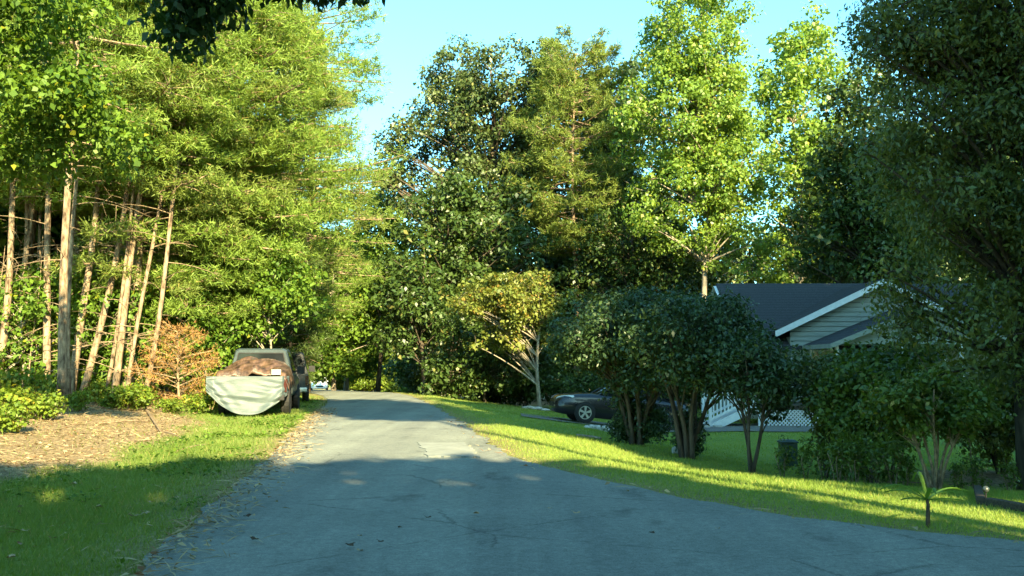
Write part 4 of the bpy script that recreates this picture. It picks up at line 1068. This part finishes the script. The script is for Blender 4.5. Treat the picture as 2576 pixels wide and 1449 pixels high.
pine('dead_cedar', 'dead orange brown cedar bush at the wood edge beside the pickup', ground_at(452, 1030), 2.35, .12, 1.05, 340, M['dead'], M['twig'], .035, (-.15, 0), nb=34, per=17, nl=.10, nw=.018, k=8, dead=0, shape=.9, cat='bush', droop=-.1)

# deeper wood on the left
lw = broadleaf('forest_tree', 'sunlit forest tree deep in the wood behind the feathery pines', 'tree', base(300, 42), 15,
          [(0, 0, 10, 4, 3.5, 5), (-1, 0, 5, 4, 3, 4), (1.5, 0, 3, 3.5, 3, 2.6)], 190, .95, 75, .34, .22, M['maple'], M['bark_grey'], .2, seed=350, outer=.3)
lw['group'] = 'forest trees behind the feathery pines'
for u, Y, rz, sc in ((120, 40, 1, 1.1), (-60, 38, 2, 1.1), (450, 45, 3, 1.0), (560, 50, 4, .95), (650, 58, 5, .95), (-250, 34, .6, 1.1), (-450, 30, 1.6, 1.1), (740, 70, 2.4, .95), (200, 52, 3.1, 1.4), (0, 52, 4.1, 1.4), (420, 58, 5.1, 1.3), (875, 76, 2.2, .95), (835, 66, 4.2, .8), (-700, 26, .2, 1.1)):
    copy_tree(lw, base(u, Y), rz, sc)

# near maple at upper left, and the shaded boughs hanging in from the left
broadleaf('maple_tree', 'near maple with large leaves overhanging the upper left corner', 'tree', on(-9.3, 14.6), 8.5,
          [(1.4, 0, 5.5, 1.6, 1.4, .95), (.8, 0, 7.0, 2.1, 1.6, 1.3), (2.7, .1, 5.0, 1.0, 1.0, .8), (1.0, .3, 4.75, 1.0, .9, .45), (-1.2, 0, 6.3, 1.8, 1.6, 1.8)], 350, .34, 66, .105, .085, M['maple'], M['bark_pine'], .10, seed=400, outer=.15, droop=.6, twigs=0, upb=.8, limb=0)
broadleaf('maple_tree', 'near tree with shaded boughs hanging into the top left of the view', 'tree', on(-6.4, 4.7), 5.5,
          [(4.75, .5, 3.80, .70, .5, .20, 5), (4.47, .5, 3.42, .07, .12, .38, 1.1), (4.62, .6, 3.52, .16, .2, .14, .6), (5.25, .5, 3.66, .36, .35, .07, 1.2), (3.6, .5, 4.1, .9, .6, .3, 3), (0, 0, 5.5, 1.5, 1.5, .9, 3)], 270, .15, 42, .062, .034, M['maple_shaded'], M['bark_dark'], .13, seed=401, outer=.1, droop=.9, limb=0)
nb_ = bpy.data.objects[-1] if False else [o for o in COL.objects if o.get('label', '').startswith('near tree with shaded boughs')][0]
m_ = MB(); m_.tube(bez(Vector((0, 0, 3.2)), Vector((2.2, .3, 4.5)), Vector((5.3, .5, 3.72)), 10), [.06 - .0054 * k for k in range(10)], 6); m_.tube(bez(Vector((4.2, .45, 3.95)), Vector((4.45, .5, 3.9)), Vector((4.46, .5, 3.2)), 6), [.018, .015, .012, .009, .006, .003], 5)
m_.build('bough', M['bark_dark'], nb_, smooth=True)

def bare_sapling(p, H, seed, lab, grp):
    q = random.Random(seed); root = empty('bare_sapling', p, q.uniform(0, 6)); tag(root, lab, 'tree', grp)
    ln = (q.uniform(-.8, .8), q.uniform(-.5, .5))
    pts = [Vector((ln[0] * f + .05 * math.sin(7 * f + seed), ln[1] * f + .05 * math.cos(6 * f), -.1 + H * f)) for f in [k / 8 for k in range(9)]]
    m_ = MB(); r = q.uniform(.018, .04); m_.tube(pts, [r * (1 - .8 * k / 8) for k in range(9)], 6); m_.build('trunk', M['twig'], root, smooth=True)
    m_ = MB()
    for k in range(16):
        a = pts[q.randint(1, 7)]; az = q.uniform(0, 6.28); l = q.uniform(.4, 1.5)
        e = a + Vector((math.cos(az) * l, math.sin(az) * l, q.uniform(-.4, .8) * l)); mid = (a + e) / 2 + Vector((0, 0, q.uniform(-.2, .2) * l))
        bz = bez(a, mid, e, 5); m_.tube(bz, [.013, .010, .008, .006, .003], 4, cap=False)
        ee = bz[2] + Vector((q.uniform(-.4, .4), q.uniform(-.4, .4), q.uniform(-.3, .4))) * l; m_.tube([bz[2], ee], [.006, .002], 3, cap=False)
    o = m_.build('twigs', M['twig'], root); o['kind'] = 'stuff'
for i in range(11):
    u = R.uniform(-60, 400); Y = R.uniform(27.5, 32)
    bare_sapling(base(u, Y), R.uniform(2.5, 6), 900 + i, 'thin bare sapling standing among the pine trunks', 'bare saplings among the pines')

# low growth under the far trees
ub = broadleaf('undergrowth_bush', 'shaded leafy bush under the trees beyond the lawn', 'bush', base(1440, 43), 1.8,
          [(0, 0, .9, 1.5, .9, .8), (.9, 0, .7, .9, .7, .6)], 60, .36, 50, .15, .09, M['under'], M['bark_dark'], .02, stems=4, seed=505, fan=.5, outer=.1, upb=.7)
ub['group'] = 'bushes under the trees beyond the lawn'
for i, (u, Y, sc) in enumerate(((1500, 44, 1.2), (1560, 43, 1.0), (1620, 44.5, 1.3), (1690, 44, 1.1), (1760, 45, 1.3), (1390, 45, 1.1), (1320, 46, 1.2), (1260, 47, 1.0), (1200, 48, 1.2), (1140, 50, 1.1), (1090, 52, 1.2), (1840, 46, 1.4), (1100, 62, 1.6))):
    copy_tree(ub, base(u, Y), i * 1.4, sc)
fb = broadleaf('undergrowth_bush', 'sunlit leafy bush at the far end of the road', 'bush', base(840, 118), 3,
          [(0, 0, 1.4, 2.6, 1.2, 1.4), (1.5, 0, 1.1, 1.6, 1, 1.1)], 60, .6, 50, .34, .24, M['sapling'], M['bark_dark'], .03, stems=4, seed=506, fan=.6, outer=.1)
fb['group'] = 'bushes at the far end of the road'
for i, (u, Y, sc) in enumerate(((880, 119, 1.1), (915, 117, .9), (950, 120, 1.2), (985, 116, 1.0), (1020, 112, 1.0), (1050, 100, .9), (770, 122, 1.2), (730, 120, 1.2), (690, 118, 1.2))):
    copy_tree(fb, base(u, Y), i * 1.4, sc)

# ------------------------------------------------------------------ low plants of the bank
br = broadleaf('bramble_bush', 'yellow green bramble at the foot of the wood', 'bush', base(330, 25.2), .8,
          [(0, 0, .42, .65, .55, .32), (.4, 0, .3, .5, .4, .25)], 50, .17, 26, .10, .075, M['brush'], M['twig'], .012, stems=5, seed=500, fan=.5, outer=.1, twigs=1, upb=.9)
br['group'] = 'brambles at the foot of the wood'
spots = [(425, 1040, .6), (495, 1040, .7), (530, 1030, 1.0), (375, 1000, 1.0), (250, 1015, .8), (60, 1035, 1.1), (20, 1055, 1.0), (100, 1055, .8), (330, 1010, .9), (520, 1000, 1.5), (200, 1035, .55), (540, 1000, 1.2), (560, 985, 1.6), (140, 1000, 1.3), (300, 985, 1.2), (350, 1022, .7), (40, 1000, 1.4), (290, 1030, .6), (5, 1090, .8), (590, 1033, .5), (700, 1030, .4)]
for i, (u, v, s) in enumerate(spots):
    p = ground_at(u, v)
    copy_tree(br, p, i * 1.7, (s, s, s * R.uniform(.9, 1.4)))

# weeds in the right-hand bed
wd = broadleaf('garden_weed', 'upright leafy weed growing in the bed behind the lawn', 'plant', base(2140, 14.6), .7,
          [(0, 0, .42, .16, .16, .36)], 16, .10, 22, .075, .03, M['garden'], M['twig'], .008, stems=3, seed=510, fan=.3, outer=.1)
wd['group'] = 'weeds in the bed behind the lawn'
for i, (u, Y, s) in enumerate(((2095, 14.8, 1.1), (2120, 15.2, 1.3), (2170, 14.7, 1.2), (2200, 14.4, .9), (2235, 14.3, 1.2), (2265, 14.2, .8), (2060, 15.3, 1.0), (2400, 13.9, .7), (2440, 14.2, .9), (2520, 14.0, .8), (1960, 16.2, .9), (2015, 15.6, .9))):
    copy_tree(wd, base(u, Y), i * 1.3, s)

for i, (u, v, sc) in enumerate(((668, 1040, .75), (690, 1036, .9), (560, 1040, .7), (705, 1032, .6), (640, 1043, .5))):
    copy_tree(wd, ground_at(u, v), i * 2.1, sc, 'leafy weed growing up in front of the hanging pale tarp', 'weeds at the foot of the tarp')

# young palm-like seedling by the road edge: each leaf its own part
pr = empty('banana_seedling', ground_at(2334, 1326)); tag(pr, 'young seedling with long arching leaves beside the road edge', 'plant')
s = MB(); s.tube([(0, 0, -.03), (.005, 0, .10), (.01, 0, .2), (.0, 0, .27)], [.020, .019, .016, .010], 8); s.build('stem', M['bark_dark'], pr, smooth=True)
for az, ln, rise in ((math.radians(176), .42, .26), (math.radians(4), .40, .20), (math.radians(110), .16, .46), (math.radians(150), .36, .14), (math.radians(22), .34, .12), (math.radians(265), .24, .24), (math.radians(200), .30, .05), (math.radians(340), .30, .04)):
    d = Vector((math.cos(az), math.sin(az), 0)); sd = Vector((-d.y, d.x, 0))
    lv = []
    for k in range(9):
        f = k / 8
        c = Vector((0, 0, .24)) + d * ln * f + Vector((0, 0, rise * (f * 1.7 - f * f * 1.35)))
        w = .022 * math.sin(math.pi * min(1, .1 + .9 * f)) ** .7 + .002
        lv.append([c - sd * w + Vector((0, 0, .010)), c, c + sd * w + Vector((0, 0, .010))])
    m_ = MB(); m_.loft([[tuple(p) for p in r] for r in lv], closed=False)
    lo = m_.build('leaf', M['frond'], pr, smooth=True)

# ------------------------------------------------------------------ small fixed things on the right
def rock(name, label, cat, p, r, mat, seed, group=None, sq=(1, 1, .7), sink=.3):
    import bmesh
    bm = bmesh.new(); bmesh.ops.create_icosphere(bm, subdivisions=2, radius=1)
    q = random.Random(seed); ph = [q.uniform(0, 6) for _ in range(6)]
    for v in bm.verts:
        c = v.co; k = 1 + .16 * math.sin(2.3 * c.x + ph[0]) + .14 * math.sin(3.1 * c.y + ph[1]) + .10 * math.sin(4.2 * c.z + ph[2]) + .05 * q.uniform(-1, 1)
        v.co = Vector((c.x * k * r * sq[0], c.y * k * r * sq[1], c.z * k * r * sq[2]))
    me = bpy.data.meshes.new(name); bm.to_mesh(me); bm.free()
    o = link(name, me, mat, None, p + Vector((0, 0, r * sq[2] * (1 - sink))), (0, 0, q.uniform(0, 6)))
    tag(o, label, cat, group); return o
rock('rock', 'round white rock at the foot of the crape myrtle', 'rock', ground_at(1700, 1142), .085, M['stone'], 1, sq=(1, 1, 1), sink=.1)
for i, (u, v, r) in enumerate(((1492, 1080, .13), (1508, 1083, .15), (1524, 1086, .17), (1541, 1090, .14), (1556, 1096, .15), (1570, 1100, .12), (1478, 1078, .09), (1588, 1106, .11))):
    rock('border_stone', 'pale rough stone in the row left of the crape myrtle stems', 'stone', ground_at(u, v), r, M['stone'], 10 + i, 'stones bordering the crape myrtle', (1.3, 1, .6))
for i, (u, v, r) in enumerate(((1335, 1029, .2), (1352, 1030, .22), (1372, 1030, .17), (1320, 1028, .13))):
    rock('border_stone', 'pale flat stone at the foot of the redbud trunk', 'stone', base(u, 40.4), r, M['stone'], 30 + i, 'stones round the redbud', (1.4, 1, .4))
for i, (u0, u1) in enumerate(((1684, 1700), (1712, 1732), (1758, 1782), (1790, 1812))):
    Y = 31.6; a = base(u0, Y); b = base(u1, Y)
    m_ = MB(); c = (a + b) / 2; m_.bar(a - c + Vector((0, 0, .03)), b - c + Vector((0, 0, .03)), .14, .12)
    o = bevel(m_.build('edging_block', M['stone']), .015); o.location = c
    tag(o, 'pale edging block in the line between the sedan and the steps', 'block', 'edging blocks by the steps')
# wooden garden stake and log left by the stones
m_ = MB(); a, b = ground_at(1450, 1098), ground_at(1512, 1106); c = (a + b) / 2
m_.tube([a - c + Vector((0, 0, .03)), (b - a) * .1 + Vector((0, .03, .035)), b - c + Vector((0, 0, .03))], [.03, .035, .025], 7)
o = m_.build('fallen_branch', M['bark_grey']); o.location = c; tag(o, 'short pale branch lying on the lawn below the border stones', 'branch')
# utility box
p = ground_at(1983, 1172)
u_ = empty('utility_box', p); tag(u_, 'dark green utility box standing in the bed by the lawn', 'utility box')
m_ = MB(); m_.box(-.17, .17, -.15, .15, -.05, .50); bevel(m_.build('body', M['utility'], u_), .012)
m_ = MB(); m_.loft([[(-.19, -.17, .505), (.19, -.17, .505), (.19, .17, .505), (-.19, .17, .505)], [(-.19, -.17, .53), (.19, -.17, .53), (.19, .17, .53), (-.19, .17, .53)], [(-.13, -.11, .57), (.13, -.11, .57), (.13, .11, .57), (-.13, .11, .57)]]); m_.build('lid', M['utility'], u_)
m_ = MB(); m_.box(-.13, .13, -.158, -.152, .06, .44); m_.build('door', M['utility'], u_)
# timber-edged bed with a globe light at the right edge
m_ = MB(); a, b = ground_at(2486, 1272), ground_at(2640, 1300); c = (a + b) / 2
m_.bar(a - c + Vector((0, 0, .03)), b - c + Vector((0, 0, .03)), .09, .11)
o = bevel(m_.build('edging_timber', M['timber']), .01); o.location = c; tag(o, 'dark landscape timber laid along the bed at the right edge', 'timber')
m_ = MB(); a = ground_at(2486, 1272); b = ground_at(2500, 1245) ; c = (a + b) / 2
m_.bar(a - c + Vector((-.05, .05, .03)), b - c + Vector((-.05, 0.3, .03)), .09, .105)
o = bevel(m_.build('edging_timber', M['timber']), .01); o.location = c; tag(o, 'short dark timber returning from the bed corner at the right', 'timber')
p = ground_at(2491, 1268)
gl = empty('globe_light', p + Vector((0.02, .12, 0))); tag(gl, 'pale glass globe light on a spike by the timber edge', 'garden light')
m_ = MB(); m_.tube([(0, 0, -.05), (0, 0, .10)], .008, 6); m_.build('spike', M['plastic'], gl)
m_ = MB(); m_.lathe([(-.045, .012), (-.036, .028), (-.018, .042), (0, .046), (.018, .042), (.036, .028), (.045, .01)], (0, 0, .14), 'z', 16); m_.v = [(x * .8, y * .8, .14 + (z - .14) * .8) for x, y, z in m_.v]; m_.build('globe', M['globe'], gl, smooth=True)
# bark edging stick in the garden bed
m_ = MB(); a, b = ground_at(2185, 1212), ground_at(2450, 1224); c = (a + b) / 2
m_.tube([(a - c).lerp(b - c, k / 8) + Vector((0, .02 * math.sin(k * 2), .015)) for k in range(9)], [.02, .024, .022, .024, .02, .022, .02, .018, .014], 6)
o = m_.build('edging_pole', M['twig']); o.location = c; tag(o, 'thin pale pole lying along the front of the garden bed', 'pole')
m_ = MB(); a = ground_at(2450, 1222); m_.tube([(0, 0, -.05), (-.02, 0, .35), (-.03, .02, .7), (-.06, .02, .95)], [.016, .015, .013, .008], 6)
o = m_.build('garden_stake', M['twig']); o.location = a; tag(o, 'bare upright stake right of the small garden tree', 'stake')

# fallen sticks on the bank
for i, (u0, v0, u1, v1, r) in enumerate(((365, 1030, 405, 1092, .035), (440, 1140, 520, 1120, .02), (470, 1040, 560, 1024, .022), (250, 1068, 380, 1062, .025), (395, 1085, 470, 1110, .02), (430, 1060, 475, 1048, .018))):
    a, b = ground_at(u0, v0), ground_at(u1, v1); c = (a + b) / 2
    m_ = MB(); m_.tube([a - c + Vector((0, 0, r)), Vector((R.uniform(-.06, .06), R.uniform(-.06, .06), r * 2.2)), b - c + Vector((0, 0, r))], [r, r * .9, r * .5], 6)
    o = m_.build('fallen_stick', M['twig']); o.location = c; tag(o, 'bare stick lying on the straw of the bank', 'stick', 'sticks lying on the bank')

# fallen leaves on road and verge
def leaf_shape():
    m_ = MB(); n = 10; pts = []
    for k in range(n):
        a = 2 * math.pi * k / n; r = .5 * (1 if k % 2 == 0 else .62)
        pts.append((math.cos(a) * r, math.sin(a) * r * .7, .10 * math.cos(a * 2) + .12))
    m_.add(pts + [(0, 0, .03)], [(k, (k + 1) % n, n) for k in range(n)])
    return m_
lp = leaf_shape().build('fallen_leaf', M['fallen']); lpd = leaf_shape().build('fallen_leaf', M['fallen_dark'])
road_leaves = [(620, 1326, 1), (445, 1340, 0), (1006, 1357, 1), (905, 1380, 0), (880, 1405, 1), (955, 1395, 1), (905, 1420, 0), (1198, 1320, 0), (1385, 1305, 0), (1075, 1330, 1), (1448, 1318, 0), (640, 1390, 1), (1640, 1372, 1), (1805, 1360, 0)]
verge_leaves = [(185, 1225, 0), (440, 1262, 0), (365, 1300, 0), (335, 1308, 0), (600, 1310, 0), (565, 1337, 0), (66, 1346, 0), (50, 1285, 0), (30, 1415, 0), (250, 1285, 0), (380, 1272, 0), (215, 1190, 0)]
first = {0: lp, 1: lpd}; used = {0: False, 1: False}
for lst, lab, grp, sc in ((road_leaves, 'fallen leaf lying on the shaded road', 'fallen leaves on the road', .085), (verge_leaves, 'pale fallen leaf lying on the shaded grass verge', 'fallen leaves on the grass verge', .10)):
    for u, v, dk in lst:
        o = first[dk]
        if used[dk]: o = o.copy(); COL.objects.link(o)
        used[dk] = True
        p = ground_at(u, v); sz = sc * R.uniform(.7, 1.3)
        dd = road_d(p.x, p.y)[0]
        o.location = p + Vector((0, 0, .065 if dd < 0 else .035)); o.scale = (sz, sz, sz); o.rotation_euler = (R.uniform(-.2, .2), R.uniform(-.2, .2), R.uniform(0, 6))
        if dd < 0: o.location.z = RZ + .03
        tag(o, ('dark ' if dk else 'pale ') + lab.replace('pale ', ''), 'leaf', grp)

# ------------------------------------------------------------------ grass blades and straw (uncountable: one object each)
def blades(n, y0, y1, xmin, xmax, keep, h, w, mat, name, gseed, power=1.4):
    g = np.random.default_rng(gseed)
    t = g.random(n)
    y = (y0 ** (1 - power) + t * (y1 ** (1 - power) - y0 ** (1 - power))) ** (1 / (1 - power))
    x = xmin(y) + (xmax(y) - xmin(y)) * g.random(n)
    k = keep(x, y, g); x, y = x[k], y[k]; m = len(x)
    z = gzv(x, y)
    sc = np.sqrt(np.clip(y / 9.0, .7, 4))
    hh = h * g.uniform(.4, 1.4, m) * np.clip(sc, .9, 1.35) * (.75 + .35 * (wob(x * .8, y * .8) + .5)); ww = w * sc * g.uniform(.7, 1.4, m)
    P = np.stack([x, y, z - .005], 1)
    a = g.uniform(0, 2 * np.pi, m); sd = np.stack([np.cos(a), np.sin(a), 0 * a], 1) * ww[:, None] * .5
    b = g.uniform(0, 2 * np.pi, m); tip = P + np.stack([np.cos(b) * hh * .6, np.sin(b) * hh * .6, hh], 1)
    V = np.stack([P - sd, P + sd, tip], 1).reshape(-1, 3)
    var = np.clip(.45 * g.random(m) + .5 * np.clip(.5 + .45 * wob(x * .55 + 3, y * .55), 0, 1), 0, .9); var = np.where(g.random(m) < .05, 1, var)
    o = link(name, mesh_np(name, V, np.arange(m * 3).reshape(-1, 3), np.repeat(var, 3)), mat)
    return o
def keep_right(x, y, g):
    d = road_d(x, y); return (d > -.13 + .16 * g.random(len(x))) & (g.random(len(x)) > litter_amt(x, y)) & (x > xl(y) + 1.5) & (g.random(len(x)) < sstep(-.1, .5, d) * .8 + .2)
def keep_left(x, y, g):
    d = road_d(x, y); return (d > -.16 + .2 * g.random(len(x))) & (g.random(len(x)) > litter_amt(x, y) * .97) & (x < xl(y) + .5) & (g.random(len(x)) < sstep(-.1, 1.0, d + .3 * wob(x * 2, y * 2)) * .85 + .15)
o = blades(230000, 6.0, 46, lambda y: np.maximum(-6.5, xl(y) + 2), lambda y: np.minimum(.66 * y + 1.5, 12), keep_right, .040, .009, M['blade'], 'lawn_grass', 71)
tag(o, 'short mown grass of the lawn between road and shrubs', 'grass', kind='stuff')
M['verge_blade'] = leaf_mat('verge_grass_blades', (0.08, 0.135, 0.03), (0.18, 0.245, 0.05), (0.34, 0.28, 0.12), 0.45, 0.55, 0.25, 0.90)
o = blades(230000, 4.0, 42, lambda y: np.maximum(-.66 * y - 2, xl(y) - 8), lambda y: xl(y) + .2, keep_left, .060, .009, M['verge_blade'], 'verge_grass', 72)
tag(o, 'rough grass of the left verge between road and wood', 'grass', kind='stuff')

def straw(n, seed):
    g = np.random.default_rng(seed)
    y = np.where(g.random(n) < .3, g.uniform(4.5, 13, n), g.uniform(7, 33, n)); x = xl(y) - g.uniform(.1, 14, n)
    k = (g.random(n) < litter_amt(x, y) + .035) & (x > -.66 * y - 3); x, y = x[k], y[k]
    ye = g.uniform(4.5, 30, 2600); xe = xl(ye) + np.abs(g.normal(0, .28, 2600))          # grit and leaves blown onto the paving's edges
    yr = g.uniform(6.5, 26, 6000); xq = -3 + 9 * g.random(6000); dq = road_d(xq, yr); kq = (dq < 0) & (dq > -np.abs(g.normal(0, .25, 6000)))
    x = np.concatenate([x, xe, xq[kq]]); y = np.concatenate([y, ye, yr[kq]]); m = len(x)
    z = gzv(x, y); z = np.where(road_d(x, y) < 0.02, np.maximum(z, grade(y) + RZ + .012), z)
    P = np.stack([x, y, z + g.uniform(.005, .05, m)], 1)
    a = g.uniform(0, 2 * np.pi, m); D = unit(np.stack([np.cos(a), np.sin(a), g.normal(0, .22, m)], 1))
    Nn = unit(np.stack([g.normal(0, .4, m), g.normal(0, .4, m), np.ones(m)], 1))
    isl = g.random(m) < .22
    L = np.where(isl, g.uniform(.04, .09, m), g.uniform(.10, .34, m)); W = np.where(isl, L * .6, g.uniform(.006, .016, m))
    V, Fc = leaf_arrays(P, D, Nn, L, W, g)
    o = link('leaf_litter', mesh_np('leaf_litter', V, Fc, np.repeat(np.where(isl, g.random(m), np.minimum(g.random(m), .85)), 4)), M['straw'])
    tag(o, 'pale straw and dead leaves covering the bank below the wood', 'leaf litter', kind='stuff')
straw(56000, 73)

def weeds(n, seed):
    g = np.random.default_rng(seed)
    y = 4.5 + 32 * g.random(n) ** 1.6; x = xl(y) - .1 - 6 * g.random(n) ** 1.2
    pat = wob(x * 1.9 + 5, y * 1.7) + .6 * wob(x * 4.3, y * 3.9 + 2)
    k = (pat > .25) & (g.random(n) > litter_amt(x, y)); x, y = x[k], y[k]; m = len(x)
    P = np.stack([x, y, gzv(x, y) + g.uniform(.01, .07, m)], 1)
    D = unit(np.stack([g.normal(size=m), g.normal(size=m), g.uniform(-.1, .8, m)], 1)); Nn = unit(np.stack([g.normal(0, .5, m), g.normal(0, .5, m), np.ones(m)], 1))
    L = g.uniform(.025, .075, m) * np.clip(np.sqrt(y / 9), .8, 1.8)
    V, Fc = leaf_arrays(P, D, Nn, L, L * .6, g)
    o = link('verge_weeds', mesh_np('verge_weeds', V, Fc, np.repeat(.9 * g.random(m), 4)), M['maple'])
    tag(o, 'low broad leaved weeds in patches on the left verge', 'weeds', kind='stuff')
weeds(26000, 74)

# ------------------------------------------------------------------ trees behind and beside the camera (their shade falls into the picture)
TS = math.tan(SUN_EL)
def from_sun(s, t): return Vector((SUN_H.x * -1 * 0 + 0.929 * s - 0.37 * t, 0.37 * s + 0.929 * t, 0))
def shade_tree(s, t, htop, wid, seed, hbot=None, n=150, label=None, cr=1.0, per=48, L=.55):
    """a roadside tree whose top reaches the sun ray of invariant htop"""
    p = from_sun(s, t); p.z = gz(p.x, p.y)
    top = htop - t * TS - p.z; bot = .3 if hbot is None else hbot - t * TS - p.z
    cz = (top + bot) / 2; rz = (top - bot) / 2
    return broadleaf('roadside_tree', label, 'tree', p, top, [(0, 0, cz, wid, wid, rz)], n, cr, per, L, L * .7, M['under'], M['bark_dark'], .2, seed=seed, outer=.0, shell=.2)
GB = 'roadside trees behind the camera'
rowb = [(-14, -9, 12.6, 3.0), (-9.5, -10, 12.3, 2.6), (-6, -11, 12.6, 2.0), (-4.2, -11, 12.2, 1.6), (-2.9, -10, 11.5, 1.4), (-1.6, -11, 9.8, 1.4), (-.5, -12, 9.0, 1.4), (.7, -11, 9.3, 1.4), (1.8, -12, 9.8, 1.4), (2.8, -11, 9.5, 1.4), (3.8, -12, 9.0, 1.4), (4.8, -11, 8.4, 1.3), (5.6, -10, 7.4, .9), (6.3, -10, 5.9, .5), (6.8, -9, 4.2, .4)]
low = {}
for i, (s, t, h, w) in enumerate(rowb):
    p = from_sun(s, t); p.z = gz(p.x, p.y); top = h - .3 - t * TS - p.z
    k = 'wide' if w > 1.8 else 'slim' if w > 1 else 'thin'
    if k not in low:
        o = shade_tree(s, t, h - .3, w, 600 + i, n=int(115 * w), label='dense roadside tree standing behind the viewpoint', cr=.5, L=.58, per=26); o['group'] = GB
        low[k] = (o, top, w)
    else:
        o, h0_, w0_ = low[k]; copy_tree(o, p, i * 1.7, (w / w0_, w / w0_, top / h0_))
rowr = [(12.7, -5, 21.3, 2.6), (15.5, -7, 23, 2.8), (19.6, -8, 37, 3.0), (25, -8, 30.5, 3.2), (31, -6, 31.5, 3.4), (36, -5, 32, 3.4), (13.8, -11, 21.5, 2.8), (20.5, -14, 36, 3.4), (24, -14, 31.5, 3.2), (41, -6, 34, 3.4), (33.5, -12, 32.5, 3.4), (28.5, -13, 24, 3)]
tall = None
for i, (s, t, h, w) in enumerate(rowr):
    p = from_sun(s, t); p.z = gz(p.x, p.y); top = h - t * TS - p.z
    if tall is None:
        tall = shade_tree(s, t, h, w, 640, n=260, label='tall roadside tree standing right of the viewpoint', cr=1.1, per=30, L=.75); tall['group'] = 'tall trees right of the viewpoint'
        h_, w_ = top, w
    else:
        copy_tree(tall, p, i * 1.3, (w / w_, w / w_, top / h_))
shade_tree(9.8, -6, 15, .7, 671, n=110, label='slim roadside tree right of the gap behind the viewpoint', cr=.45, L=.4)
shade_tree(11.2, -8, 17, 1.1, 672, n=130, label='leafy roadside tree next to the slim one right of the viewpoint', cr=.6, L=.45)
shade_tree(8.2, -9, 8.6, .12, 673, n=40, label='young straight sapling in the gap behind the viewpoint', cr=.14, L=.2)
o = shade_tree(7.2, -6, 20.2, 2.4, 660, hbot=12.0, n=230, label='slim overhanging tree right behind the viewpoint', cr=.8)
